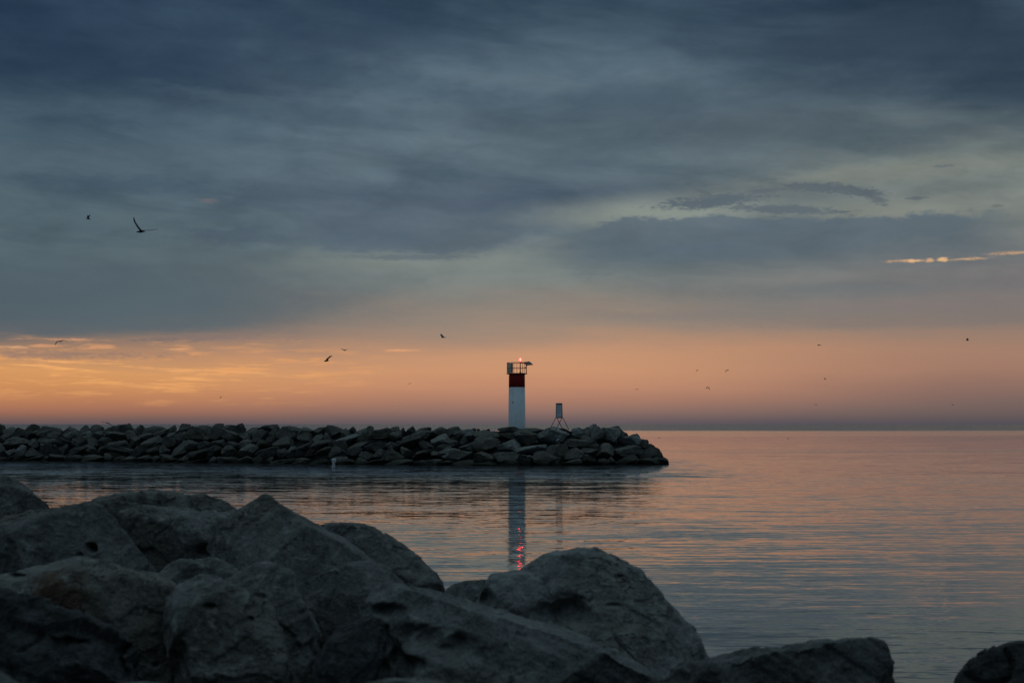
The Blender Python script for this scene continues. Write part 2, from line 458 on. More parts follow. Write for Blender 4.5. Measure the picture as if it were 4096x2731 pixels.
# sign panel: pale board with faint broad bands
M_PANEL, t = mat('sign_board')
tcn = t.n('ShaderNodeTexCoord')
gx, gy, gz = t.sep(tcn.outputs['Object'])
bn, _ = t.noise(t.vec(t.m('MULTIPLY', gx, 1.0), 0.0, t.m('MULTIPLY', gz, 9.0)), 1.0, 3, 0.6)
finish(t, Base_Color=t.mix(t.mr(bn, 0.42, 0.62), (0.74, 0.76, 0.76, 1), (0.52, 0.54, 0.55, 1)), Roughness=0.5)

# lantern: lit core and red glass
M_CORE, t = mat('lit_lamp_core')
e = t.n('ShaderNodeEmission')
e.inputs[0].default_value = (1.0, 0.036, 0.03, 1)
e.inputs[1].default_value = 30.0
o = t.n('ShaderNodeOutputMaterial')
t.t.links.new(e.outputs[0], o.inputs[0])
M_LENS, t = mat('red_lantern_glass')
lw = t.n('ShaderNodeLayerWeight')
lw.inputs[0].default_value = 0.45
e = t.n('ShaderNodeEmission')
e.inputs[0].default_value = (1.0, 0.06, 0.04, 1)
e.inputs[1].default_value = 2.2
tp = t.n('ShaderNodeBsdfTransparent')
tp.inputs[0].default_value = (1.0, 0.75, 0.72, 1)
mx = t.n('ShaderNodeMixShader')
t.put(mx.inputs[0], t.mr(lw.outputs['Facing'], 0.25, 0.8, 0.15, 1.0, True))
t.t.links.new(tp.outputs[0], mx.inputs[1])
t.t.links.new(e.outputs[0], mx.inputs[2])
o = t.n('ShaderNodeOutputMaterial')
t.t.links.new(mx.outputs[0], o.inputs[0])

# water: long low ripples as slopes, ruffled by wind in patches and far out
M_WATER, t = mat('lake_water')
geo = t.n('ShaderNodeNewGeometry')
wx, wy, wz = t.sep(geo.outputs['Position'])


def ripples(sx, sy, z, detail=2.0, rough=0.5, dist=0.0):
    f, c = t.noise(t.vec(t.m('MULTIPLY', wx, sx), t.m('MULTIPLY', wy, sy), z), 1.0, detail, rough, dist)
    r, g, b = t.sep(c)
    return t.m('SUBTRACT', r, 0.5), t.m('SUBTRACT', g, 0.5)


a1x, a1y = ripples(0.30, 1.75, 0.0, 2.0, 0.5, 0.2)
a2x, a2y = ripples(0.95, 4.7, 9.0, 2.0, 0.5)
a3x, a3y = ripples(0.06, 0.26, 4.0, 2.0, 0.5)
a4x, a4y = ripples(3.5, 9.0, 14.0, 2.0, 0.5)
# wind patches
pn, _ = t.noise(t.vec(t.m('MULTIPLY', wx, 0.006), t.m('MULTIPLY', wy, 0.022), 2.0), 1.0, 3, 0.5)
far = t.mr(t.m('ADD', wy, t.m('MULTIPLY', t.m('SUBTRACT', pn, 0.5), 420.0)), 560.0, 930.0, 0.0, 1.0, True)
half = t.mr(t.m('ADD', wy, t.m('MULTIPLY', t.m('SUBTRACT', pn, 0.5), 120.0)), 440.0, 520.0, 0.0, 0.35, True)
far = t.m('MAXIMUM', far, half)
mid = t.m('MULTIPLY', t.mr(wy, 140.0, 170.0, 0.0, 1.0, True), t.mr(wy, 330.0, 460.0, 1.0, 0.0, True))
streaks = t.m('MULTIPLY', t.mr(pn, 0.56, 0.66, 0.0, 1.0, True), mid)
# ruffled lane in the lee of the breakwater, and the thin line of an old wake beyond its tip
lane = t.m('MULTIPLY', t.mr(t.m('SUBTRACT', wy, t.m('MULTIPLY', wx, -0.25)), 92.0, 108.0, 0.0, 1.0, True), t.mr(wx, 9.0, 21.0, 1.0, 0.0, True))
lane = t.m('MULTIPLY', lane, t.mr(wy, 150.0, 165.0, 1.0, 0.0, True))
wk = t.m('ABSOLUTE', t.m('SUBTRACT', t.m('SUBTRACT', wy, 172.0), t.m('MULTIPLY', wx, 0.42)))
wake = t.m('MULTIPLY', t.mr(wk, 0.5, 4.5, 1.0, 0.0, True), t.mr(wx, 16.0, 34.0, 0.0, 1.0, True))
A = t.m('ADD', 1.0, t.m('MULTIPLY', streaks, 0.9))
A = t.m('ADD', A, t.m('MULTIPLY', lane, 2.0))
A = t.m('ADD', A, t.m('MULTIPLY', wake, 2.0))
A = t.m('ADD', A, t.m('MULTIPLY', far, 3.2))
calm = t.mr(wy, 170.0, 240.0, 1.0, 0.55, True)
A = t.m('MULTIPLY', A, calm)


def wsum(ks, vs):
    s = None
    for k_, v_ in zip(ks, vs):
        q = t.m('MULTIPLY', v_, k_)
        s = q if s is None else t.m('ADD', s, q)
    return s


sy_ = t.m('MULTIPLY', wsum((0.085, 0.09, 0.045, 0.06), (a1y, a2y, a3y, a4y)), A)
# far off only the faces of the waves turned to the viewer's shore show
sy_ = t.m('SUBTRACT', sy_, t.m('MULTIPLY', t.m('MAXIMUM', far, t.m('MULTIPLY', lane, 0.8)), t.m('ADD', 0.035, t.m('MULTIPLY', t.m('ABSOLUTE', sy_), 1.15))))
sx_ = t.m('MULTIPLY', wsum((0.042, 0.05, 0.015, 0.045), (a1x, a2x, a3x, a4x)), A)
nv = t.n('ShaderNodeVectorMath', operation='NORMALIZE')
t.put(nv.inputs[0], t.vec(sx_, sy_, 1.0))
rgh = t.m('ADD', 0.03, t.m('MULTIPLY', far, 0.12))
finish(t, Base_Color=(0.036, 0.037, 0.038, 1), Roughness=rgh, IOR=t.m('SUBTRACT', 1.55, t.m('MULTIPLY', far, 0.41)), Normal=nv.outputs[0])

# ------------------------------------------------------------------ object helpers
def link(name, me, m=None, parent=None, loc=(0, 0, 0)):
    o = bpy.data.objects.new(name, me)
    COL.objects.link(o)
    o.location = loc
    if m is not None:
        me.materials.append(m)
    if parent is not None:
        o.parent = parent
    return o


def tag(o, label=None, cat=None, group=None, kind=None):
    for k, v in (('label', label), ('category', cat), ('group', group), ('kind', kind)):
        if v:
            o[k] = v
    return o


def empty(name, loc):
    o = bpy.data.objects.new(name, None)
    COL.objects.link(o)
    o.location = loc
    o.empty_display_size = 0.2
    return o


def mesh_np(name, v, faces, smooth=True):
    me = bpy.data.meshes.new(name)
    me.from_pydata([tuple(x) for x in v], [], [tuple(f) for f in faces])
    me.update()
    if smooth:
        me.polygons.foreach_set('use_smooth', [True] * len(me.polygons))
    return me


def hash3(i, j, k, seed):
    n = (i.astype(np.int64) * 374761393 + j.astype(np.int64) * 668265263 + k.astype(np.int64) * 2147483647 + seed * 144665) & 0xffffffff
    n = ((n ^ (n >> 13)) * 1274126177) & 0xffffffff
    n = ((n ^ (n >> 16)) * 2246822519) & 0xffffffff
    return ((n ^ (n >> 15)) & 0xffff) / 65535.0


def vnoise(p, seed=0):
    f = np.floor(p)
    i, j, k = (f[:, a].astype(np.int64) for a in range(3))
    u = p - f
    u = u * u * u * (u * (u * 6 - 15) + 10)
    x, y, z = u[:, 0], u[:, 1], u[:, 2]
    r = 0
    for a in (0, 1):
        for b in (0, 1):
            for c in (0, 1):
                wgt = (x if a else 1 - x) * (y if b else 1 - y) * (z if c else 1 - z)
                r = r + wgt * hash3(i + a, j + b, k + c, seed)
    return r * 2 - 1


def fbm(p, seed=0, octv=4, gain=0.5):
    s, a = 0, 1.0
    for o_ in range(octv):
        s = s + a * vnoise(p * (2.03 ** o_) + 13.7 * o_, seed + o_)
        a *= gain
    return s


def chips(p, seed):
    """each cell of a jittered lattice gets its own tilted plane: chipped faces"""
    base = np.floor(p).astype(np.int64)
    best = np.full(len(p), 9.0)
    val = np.zeros(len(p))
    for a in (-1, 0, 1):
        for b in (-1, 0, 1):
            for c in (-1, 0, 1):
                i, j, k = base[:, 0] + a, base[:, 1] + b, base[:, 2] + c
                cell = np.stack([i, j, k], 1) + np.stack([hash3(i, j, k, seed + q) for q in (1, 2, 3)], 1)
                dv = p - cell
                d = np.sqrt((dv * dv).sum(1))
                g = np.stack([hash3(i, j, k, seed + q) for q in (4, 5, 6)], 1) * 2 - 1
                h = (dv * g).sum(1) + hash3(i, j, k, seed + 7) * 0.5 - 0.25
                m_ = d < best
                best[m_] = d[m_]
                val[m_] = h[m_]
    return val


# ------------------------------------------------------------------ setting: water, shore bank with an added light-blocking rise, breakwater mound
def sheet(name, xs, ys, zf):
    v, f = [], []
    for y in ys:
        for x in xs:
            v.append((x, y, zf(x, y)))
    n = len(xs)
    for j in range(len(ys) - 1):
        for i in range(n - 1):
            a = j * n + i
            f.append((a, a + 1, a + n + 1, a + n))
    return mesh_np(name, v, f)


water = link('water', sheet('water', [-30000, -3000, 0, 3000, 30000], [-30000, -3000, 0, 3000, 50000], lambda x, y: 0.0), M_WATER)
tag(water, kind='structure')

_rb = random.Random(3)
bank_v = {}


def bank_z(x, y):  # high rise behind the camera is added to keep low sky light off near boulders
    k = min(1.0, max(0.0, (x - 0.2) / 1.6))
    prof_l = np.interp(y, [-34, -22, -8, -4, -1.5, 3, 8, 12, 14, 19, 24], [16, 15, 9.0, 5.0, 2.6, 2.1, 1.9, 2.0, 1.4, -0.6, -1.6])
    prof_r = np.interp(y, [-34, -22, -8, -4, -1.5, 3, 8, 11, 15, 20, 24], [16, 15, 9.0, 5.0, 2.6, 2.0, 1.35, 0.8, -0.3, -1.4, -1.8])
    z = prof_l * (1 - k) + prof_r * k
    return float(z) + 0.16 * math.sin(x * 5.1 + y * 2.3) * math.cos(y * 4.3 - x) + _rb.uniform(-0.06, 0.06)


bank = link('shore_bank_with_blocker', sheet('shore_bank_with_blocker', list(np.linspace(-40, 40, 161)), list(np.linspace(-34, 24, 117)), bank_z), M_RUBBLE)
tag(bank, kind='structure')

YW_X = [-900, 0, 450, 900, 1340, 1780, 2200, 2500, 2680]
YW_Y = [1833, 1841, 1845, 1850, 1856, 1860, 1861, 1858, 1855]


def yw(px):
    return float(np.interp(px, YW_X, YW_Y))


def dw(px):
    return EYE * F / (yw(px) - HY)


def crest_y(px):
    return float(np.interp(px, [0, 900, 1800, 2500], [1712, 1713, 1716, 1716]))


def slope_d(px, py):
    t_ = (yw(px) - py) / (yw(px) - crest_y(px))
    return dw(px) + max(-0.15, t_) * 4.6


# the rubble core: one mound under the rocks, front slope, narrow crest, back slope, round end
cv, cf = [], []
pxs = list(range(-900, 2640, 60))
for i, px in enumerate(pxs):
    k = min(1.0, max(0.10, (2690 - px) / 260.0))
    d0 = dw(px) + 1.0 + (1 - k) * 0.8
    prof = [(d0, -0.8), (d0 + 3.9 * k, 3.1 * k), (d0 + 6.6 * k + 0.5, 3.1 * k), (d0 + 11.0 * k + 1.0, -0.8)]
    for d, z in prof:
        cv.append(((px - CX) / F * d, d, z))
for i in range(len(pxs) - 1):
    for j in range(3):
        a = i * 4 + j
        cf.append((a, a + 1, a + 5, a + 4))
cf.append((0, 3, 2, 1))
e0 = (len(pxs) - 1) * 4
cf.append((e0, e0 + 1, e0 + 2, e0 + 3))
core = link('rubble_mound', mesh_np('rubble_mound', cv, cf, False), M_RUBBLE)
tag(core, kind='structure')

# ------------------------------------------------------------------ rocks of the breakwater
bm = bmesh.new()
bmesh.ops.create_icosphere(bm, subdivisions=4, radius=1.0)
ICO_V = np.array([v.co[:] for v in bm.verts])
ICO_F = [tuple(v.index for v in f.verts) for f in bm.faces]
bm.free()


def rock_verts(seed, width, height, depth, tilt):
    rg = np.random.default_rng(seed)
    v = ICO_V.copy()
    v += fbm(v * 1.1, seed % 977, 2)[:, None] * v * 0.10
    npl = rg.integers(9, 14)
    nn = rg.normal(size=(npl, 3))
    nn /= np.linalg.norm(nn, axis=1)[:, None]
    for q in nn:
        dlim = rg.uniform(0.38, 0.72)
        s = v @ q - dlim
        v -= np.outer(np.maximum(s, 0), q)
    a = rg.uniform(0, 6.28)
    v = v @ np.array([[math.cos(a), -math.sin(a), 0], [math.sin(a), math.cos(a), 0], [0, 0, 1]])
    v += fbm(v * 3.1, seed % 977, 4, 0.7)[:, None] * v * 0.075 + (chips(v * 3.2, seed % 911) * 0.07)[:, None] * v
    ext = (v.max(0) - v.min(0))
    v = (v - (v.max(0) + v.min(0)) / 2) / ext
    lw = math.hypot(width, height * 0.3)
    v = v * np.array([lw, depth, height * 0.9])
    ct, st = math.cos(tilt), math.sin(tilt)
    v = np.stack([v[:, 0] * ct - v[:, 2] * st, v[:, 1], v[:, 0] * st + v[:, 2] * ct], 1)
    ext = (v.max(0) - v.min(0))
    v = (v - (v.max(0) + v.min(0)) / 2) * np.array([width / ext[0], 1.0, height / ext[2]])
    return v


ORD = ['first', 'second', 'third', 'fourth', 'fifth', 'sixth', 'seventh', 'eighth', 'ninth', 'tenth', 'eleventh', 'twelfth', 'thirteenth',
       'fourteenth', 'fifteenth', 'sixteenth', 'seventeenth', 'eighteenth', 'nineteenth', 'twentieth', 'twenty-first', 'twenty-second',
       'twenty-third', 'twenty-fourth', 'twenty-fifth', 'twenty-sixth', 'twenty-seventh', 'twenty-eighth', 'twenty-ninth', 'thirtieth',
       'thirty-first', 'thirty-second', 'thirty-third', 'thirty-fourth', 'thirty-fifth', 'thirty-sixth', 'thirty-seventh', 'thirty-eighth', 'thirty-ninth', 'fortieth', 'forty-first', 'forty-second', 'forty-third', 'forty-fourth', 'forty-fifth',
       'forty-sixth', 'forty-seventh', 'forty-eighth', 'forty-ninth', 'fiftieth', 'fifty-first', 'fifty-second', 'fifty-third', 'fifty-fourth']
ROCK_GROUP = 'rocks of the breakwater'
rseed = [100]


def rock(x0, x1, y0, y1, label, tone='', tilt=None, dd=0.0):
    rseed[0] += 7
    s = rseed[0]
    rg = random.Random(s)
    px, py = (x0 + x1) / 2, (y0 + y1) / 2
    d = slope_d(px, min(py, yw(px))) + dd
    k = d / F
    wd, ht = (x1 - x0) * k * 1.16, (y1 - y0) * k * 1.08
    dp = min(2.2, max(0.5, 0.55 * wd + 0.5 * ht)) * rg.uniform(0.85, 1.15)
    if tilt is None:
        tilt = rg.uniform(-0.1, 0.45)
    v = rock_verts(s, wd, ht, dp, tilt)
    c = W(px, py, d)
    m = {'': M_ARMOUR, 'p': M_ARMOUR_PALE, 'd': M_ARMOUR_DARK}[tone]
    me = mesh_np('rock', v, ICO_F)
    me.set_sharp_from_angle(angle=R(48))
    o = link('rock', me, m, None, c)
    return tag(o, label, 'rock', ROCK_GROUP)


# top row, traced against the sky: x0, x1, top y, bottom y, words
CREST = [(-20, 20, 1695, 1740, 'dark rounded', ''), (10, 84, 1708, 1748, 'low flat', ''), (92, 164, 1697, 1742, 'blocky slanting', ''),
         (158, 248, 1704, 1748, 'long flat-topped', ''), (242, 318, 1706, 1750, 'low even-topped', ''), (310, 364, 1701, 1744, 'small pointed', ''),
         (360, 425, 1699, 1744, 'wide rounded', ''), (410, 470, 1704, 1750, 'dark blunt', 'd'), (455, 500, 1699, 1745, 'small rounded', ''),
         (484, 538, 1694, 1742, 'tall rounded', ''), (532, 584, 1698, 1742, 'low rounded', ''), (576, 660, 1703, 1748, 'long low', ''),
         (662, 704, 1699, 1744, 'small domed', ''), (714, 764, 1695, 1742, 'domed', ''), (758, 842, 1702, 1750, 'broad flat', ''),
         (832, 898, 1694, 1742, 'peaked', ''), (892, 958, 1700, 1746, 'low sloping', ''), (948, 984, 1693, 1744, 'upright knob-shaped', 'd'),
         (978, 1044, 1710, 1752, 'low flat', ''), (1036, 1114, 1698, 1744, 'slab-like upward-slanting', ''), (1116, 1196, 1704, 1750, 'broad flat-topped', ''),
         (1190, 1262, 1709, 1756, 'low ridged', ''), (1236, 1308, 1706, 1756, 'square-ended', ''), (1304, 1372, 1701, 1750, 'double-peaked', ''),
         (1366, 1410, 1713, 1756, 'pale leaning', ''), (1396, 1424, 1707, 1740, 'tiny pointed', 'd'), (1418, 1468, 1713, 1756, 'low grey', ''),
         (1460, 1494, 1703, 1744, 'sharply pointed', ''), (1494, 1554, 1710, 1752, 'rounded two-lobed', ''), (1550, 1604, 1706, 1752, 'smooth domed', ''),
         (1594, 1626, 1710, 1750, 'narrow dark', 'd'), (1626, 1670, 1705, 1748, 'dark domed', 'd'), (1664, 1722, 1709, 1754, 'rounded grey', ''),
         (1718, 1788, 1708, 1752, 'flat-topped', '')]
nC = len(CREST)
for i, (a, b, c, d, wd, tn) in enumerate(CREST):
    rock(a, b, c, d, '%s grey rock in the top row, %s to the left of the lighthouse' % (wd, ORD[nC - 1 - i + 3]), tn, dd=0.2)

# rocks right of there, traced one by one
TIP = [
    (1790, 1850, 1706, 1752, 'rounded top-row rock, third left of the lighthouse', '', 0.1),
    (1842, 1905, 1716, 1760, 'pale grey top-row rock with small stones on it, second left of the lighthouse', 'p', 0.1),
    (1888, 1906, 1712, 1726, 'small dark stone, left one of two sitting on a pale top-row rock', 'd', 0),
    (1908, 1921, 1714, 1726, 'small dark stone, right one of two sitting on a pale top-row rock', 'd', 0),
    (1945, 1960, 1713, 1726, 'small lone dark stone on the breakwater crest left of the lighthouse', 'd', 0),
    (1900, 2000, 1719, 1758, 'broad low top-row rock just left of the lighthouse', '', 0),
    (1994, 2066, 1707, 1742, 'large domed rock hiding the lower left foot of the lighthouse', '', 0.05),
    (2046, 2106, 1715, 1750, 'brownish rock directly in front of the lighthouse foot', '', -0.3),
    (2094, 2184, 1712, 1742, 'flat-topped rock just right of the lighthouse foot', '', 0),
    (2182, 2240, 1707, 1746, 'low rock under the left legs of the sign', '', 0.1),
    (2232, 2288, 1713, 1752, 'dark rock under the right legs of the sign', 'd', 0),
    (2278, 2336, 1710, 1752, 'pale-topped rock just right of the sign legs', 'p', 0.1),
    (2318, 2362, 1708, 1760, 'narrow grey rock left of the tall peaked rock near the tip', '', 0.3),
    (2338, 2408, 1697, 1760, 'tall peaked rock, highest near the right end of the breakwater', 'p', 0.15),
    (2352, 2420, 1728, 1766, 'dark wedge of rock under the tall peaked one', 'd', 0.4),
    (2408, 2480, 1711, 1774, 'big pale smooth rock right of the tall peaked one', 'p', -0.1),
    (2440, 2490, 1704, 1742, 'dark rounded rock behind the big pale smooth one', 'd', -0.2),
    (2470, 2512, 1724, 1762, 'grey rock stepping down right of the big pale smooth one', '', -0.3),
    (2512, 2556, 1735, 1772, 'small domed rock on the right shoulder of the breakwater', '', 0),
    (2474, 2562, 1744, 1788, 'long pale slab under the right shoulder of the breakwater', 'p', -0.05),
    (2540, 2592, 1756, 1802, 'dark rock on the outline of the sloping right end', 'd', -0.3),
    (2572, 2630, 1774, 1810, 'dark flat rock lower on the outline of the right end', 'd', -0.35),
    (2602, 2650, 1789, 1846, 'dark blunt rock at the corner of the right end', 'd', -0.1),
    (2604, 2674, 1830, 1868, 'dark wet rock at the very tip of the breakwater', 'd', -0.5),
    (2540, 2640, 1826, 1866, 'dark brown wet rock at the waterline beside the tip', 'd', 0),
    (2556, 2626, 1792, 1842, 'dark rock inside the right end above the waterline', 'd', 0.1),
    (2452, 2562, 1781, 1828, 'long grey rock in the middle of the right end', '', 0),
    (2462, 2552, 1818, 1864, 'dark grey rock at the waterline below the long grey one', 'd', 0),
    (2428, 2464, 1826, 1862, 'small stone wedged at the waterline near the right end', '', 0),
    (2388, 2452, 1773, 1842, 'upright grey rock left of the long grey one', '', -0.25),
    (2260, 2388, 1754, 1794, 'long rounded rock lying flat below and right of the sign', '', 0.05),
    (2318, 2362, 1738, 1764, 'small rounded stone lying on the long flat rock', '', 0),
    (2258, 2332, 1790, 1846, 'rounded grey rock under the long flat one', '', 0.1),
    (2318, 2388, 1790, 1838, 'angular grey rock below the right end of the long flat one', '', -0.1),
    (2328, 2392, 1816, 1862, 'dark angular rock at the waterline below the angular grey one', 'd', -0.3),
    (2250, 2330, 1836, 1868, 'low domed rock at the waterline below the sign', '', 0),
    (2390, 2440, 1834, 1868, 'dark low rock at the waterline under the upright grey one', 'd', 0),
    (2182, 2268, 1776, 1850, 'big rounded rock on the slope below the sign', '', 0.1),
    (2148, 2268, 1711, 1776, 'large light-topped rock below the sign with a gull in front', 'p', 0.1),
    (2054, 2152, 1720, 1780, 'large grey rock on the slope below the right of the lighthouse', '', -0.1),
    (1994, 2066, 1730, 1754, 'low greenish rock just under the lighthouse foot', '', 0),
    (1990, 2078, 1756, 1812, 'square pale-topped block below the lighthouse', 'p', 0.0),
    (2046, 2178, 1778, 1814, 'long bright-edged slab right of the square pale-topped block', 'p', 0.12),
    (1894, 1996, 1744, 1804, 'large brownish rock left of the square pale-topped block', '', 0.0),
    (1838, 1908, 1764, 1804, 'grey slanting rock left of the large brownish one', '', 0.25),
    (1836, 1870, 1748, 1780, 'small upright stone left of the slanting grey rock', '', 0.5),
    (1822, 1914, 1717, 1764, 'pale bluish rock below the top row left of the lighthouse', 'p', 0.1),
    (1880, 1996, 1724, 1758, 'broad pale grey rock under the broad low top-row one', '', 0.05),
    (1756, 1832, 1754, 1790, 'flat rock with a light edge left of the slope below the lighthouse', '', -0.15),
    (1756, 1826, 1786, 1832, 'pale-topped rock under the flat light-edged one', '', 0),
    (1802, 1908, 1796, 1848, 'big rounded grey rock on the lower slope left of the lighthouse', '', 0.05),
    (1892, 1982, 1806, 1850, 'squarish grey rock below the large brownish one', '', 0.05),
    (1972, 2080, 1808, 1860, 'broad grey rock on the lower slope below the square block', '', 0.0),
    (1994, 2080, 1834, 1866, 'brownish low rock at the waterline below the lighthouse', '', 0),
    (2072, 2146, 1818, 1866, 'dark brown rock at the waterline right of the lighthouse', 'd', 0),
    (2136, 2236, 1804, 1864, 'grey rock at the waterline left of the big rounded one', '', -0.2),
    (1810, 1898, 1838, 1868, 'long low rock at the waterline left of the lighthouse', '', 0.1),
    (1890, 1992, 1846, 1870, 'very low dark rock at the waterline under the squarish one', 'd', 0),
]
for a, b, c, d, lb, tn, tl_ in TIP:
    rock(a, b, c, d, lb, tn, tl_)

# the long left part below the top row
prg = random.Random(41)
ROWN = ['second row from the top', 'third row from the top', 'row above the waterline rocks', 'waterline row']
SHAPE = ['angular', 'rounded', 'long flat', 'blocky', 'slanting', 'lumpy', 'wedge-shaped']
for r in range(4):
    x = -40 + prg.uniform(-20, 10)
    n = 0
    while x < 1790:
        wd = prg.choice([36, 44, 52, 60, 70, 82, 98]) * prg.uniform(0.88, 1.12)
        ht = (prg.uniform(30, 46) + wd * 0.10) if r < 3 else prg.uniform(24, 40)
        yt, yb = crest_y(x) + 22, yw(x)
        cy = yt + (yb - yt) * (0.08 + 0.29 * r) + prg.uniform(-11, 11)
        if r == 3:
            cy = yb - ht * 0.28 + prg.uniform(-3, 3)
        tn = prg.choices(['', 'p', 'd'], [0.72, 0.05, 0.23])[0]
        til = prg.uniform(-0.15, 0.65) if r < 3 else prg.uniform(-0.1, 0.25)
        tone = {'': 'grey', 'p': 'pale', 'd': 'dark'}[tn]
        shp = prg.choice(SHAPE)
        if x + wd > 0:
            rock(x, x + wd, cy - ht / 2, cy + ht / 2, '%s %s rock, %s from the left in the %s' % (shp, tone, ORD[n], ROWN[r]), tn, til, dd=prg.uniform(-0.5, 0.4))
            n += 1
        x += wd * prg.uniform(0.80, 0.96)

# ------------------------------------------------------------------ foreground boulders
def hull_bm(bm, pts):
    vs = [bm.verts.new(p) for p in pts]
    r = bmesh.ops.convex_hull(bm, input=vs)
    junk = [g for g in set(r['geom_interior'] + r['geom_unused']) if isinstance(g, bmesh.types.BMVert)]
    bmesh.ops.delete(bm, geom=junk, context='VERTS')


def boulder(name_label, hulls, m, vox=0.011, amp=0.038, strat=0.0, sdir=(0.25, 0.1, 1.0), pits=(), seed=0, thick=0.9, smooth=1, cuts=13, cutk=1.0, group='boulders of the shore'):
    bm = bmesh.new()
    allp = []
    for h in hulls:
        d = h['d']
        out = h['o']
        cx = sum(p[0] for p in out) / len(out)
        cy = sum(p[1] for p in out) / len(out)
        pts = [W(px, py, d) for px, py in out]
        tk = h.get('t', thick)
        for px, py in out:                     # the far side, a little smaller
            pts.append(W(cx + (px - cx) * 0.82, cy + (py - cy) * 0.82 + 20, d + tk * 0.55))
        fr = h.get('f')
        if fr is None:
            for px, py in out:
                pts.append(W(cx + (px - cx) * 0.55, cy + (py - cy) * 0.55, d - tk * 0.35))
        else:
            pts += [W(*p) for p in fr]
        allp += pts
        part = bmesh.new()
        hull_bm(part, pts)
        mid_ = sum(pts, Vector()) / len(pts)
        rg = random.Random(seed * 31 + len(pts))
        for _ in range(cuts):                  # broken faces
            n_ = Vector((rg.uniform(-0.9, 0.9), rg.uniform(-1.3, -0.35), rg.uniform(-0.35, 0.9))).normalized()
            sup = max(n_.dot(v_.co - mid_) for v_ in part.verts)
            inf = min(n_.dot(v_.co - mid_) for v_ in part.verts)
            off = sup - (sup - inf) * rg.uniform(0.05, 0.15) * cutk
            off = max(off, max(n_.dot(W(x_, y_, d) - mid_) for x_, y_ in out) - 0.012)   # keep the traced outline
            bmesh.ops.bisect_plane(part, geom=part.verts[:] + part.edges[:] + part.faces[:], plane_co=mid_ + n_ * off, plane_no=n_, clear_outer=True)
            hv = [v_.co.copy() for v_ in part.verts]
            part.clear()
            hull_bm(part, hv)
        pm = bpy.data.meshes.new('part')
        part.to_mesh(pm)
        part.free()
        bm.from_mesh(pm)
        bpy.data.meshes.remove(pm)
    c = sum(allp, Vector()) / len(allp)
    bmesh.ops.translate(bm, verts=bm.verts, vec=-c)
    me = bpy.data.meshes.new('boulder')
    bm.to_mesh(me)
    bm.free()
    tmp = bpy.data.objects.new('tmp', me)
    COL.objects.link(tmp)
    md = tmp.modifiers.new('r', 'REMESH')
    md.mode = 'VOXEL'
    md.voxel_size = vox
    ms = tmp.modifiers.new('s', 'SMOOTH')
    ms.iterations = smooth
    ms.factor = 0.5
    dg = bpy.context.evaluated_depsgraph_get()
    me2 = bpy.data.meshes.new_from_object(tmp.evaluated_get(dg))
    bpy.data.objects.remove(tmp)
    n = len(me2.vertices)
    co = np.empty(n * 3)
    me2.vertices.foreach_get('co', co)
    co = co.reshape(-1, 3)
    no = np.empty(n * 3)
    me2.vertices.foreach_get('normal', no)
    no = no.reshape(-1, 3)
    q = co + seed * 3.17
    big_ = fbm(q * 2.1, seed, 3)
    ridge = 1 - np.abs(fbm(q * 4.2, seed + 31, 3)) * 1.6
    fine_ = fbm(q * 9.0, seed + 50, 4, 0.6)
    warp = q + 0.05 * np.stack([fbm(q * 3 + 5, seed, 2), fbm(q * 3 + 9, seed, 2), fbm(q * 3 + 14, seed, 2)], 1)
    hq = fbm(warp * 1.5, seed + 21, 3) * 2.6
    fl = np.floor(hq)
    fr_ = np.clip((hq - fl - 0.38) / 0.24, 0, 1)
    terr = (fl + fr_ * fr_ * (3 - 2 * fr_)) / 2.6          # broken ledges
    disp = amp * (0.25 * big_ + 0.20 * fine_ + 0.30 * terr + 0.6 * chips(warp * 1.4, seed) + 0.36 * chips(warp * 4.5, seed + 9) + 0.12 * chips(warp * 11.0, seed + 19))
    c1 = fbm(warp * 1.3 + 40, seed + 61, 2)
    gate = np.clip(vnoise(q * 1.2 + 7, seed + 63) * 3.0 - 0.6, 0, 1)
    disp -= 0.04 * np.exp(-(c1 / 0.022) ** 2) * gate                      # a few open cracks
    if strat > 0:
        sd_ = np.array(sdir) / np.linalg.norm(sdir)
        s = q @ sd_
        lay = vnoise(np.stack([s * 16, q[:, 0] * 1.5, q[:, 1] * 1.5], 1), seed + 77) + 0.6 * vnoise(np.stack([s * 38, q[:, 0] * 2.5, q[:, 1] * 2.5], 1), seed + 78)
        disp += strat * lay
    co2 = co + no * disp[:, None]
    cc = np.array(c)
    for px, py, r, dep, el_ in pits:           # hollows: photo direction, radius, depth, flatness
        wpos = co2 + cc
        sx = wpos[:, 0] / wpos[:, 1] * F + CX
        sz = HY + (EYE - wpos[:, 2]) / wpos[:, 1] * F
        front = no[:, 1] < 0.1
        dd = np.sqrt(((sx - px) / r) ** 2 + ((sz - py) / (r * el_)) ** 2) * 1.1 + 0.4 * fbm(q * 4.0, seed + 91, 4, 0.55)
        k = np.clip(1 - dd, 0, 1)
        k = k * k * (3 - 2 * k)
        co2[:, 1] += np.where(front, k * dep, 0)
    me2.vertices.foreach_set('co', co2.ravel())
    me2.update()
    me2.polygons.foreach_set('use_smooth', [True] * len(me2.polygons))
    me2.materials.clear()
    o = link('boulder', me2, m, None, c)
    return tag(o, name_label, 'boulder', group)


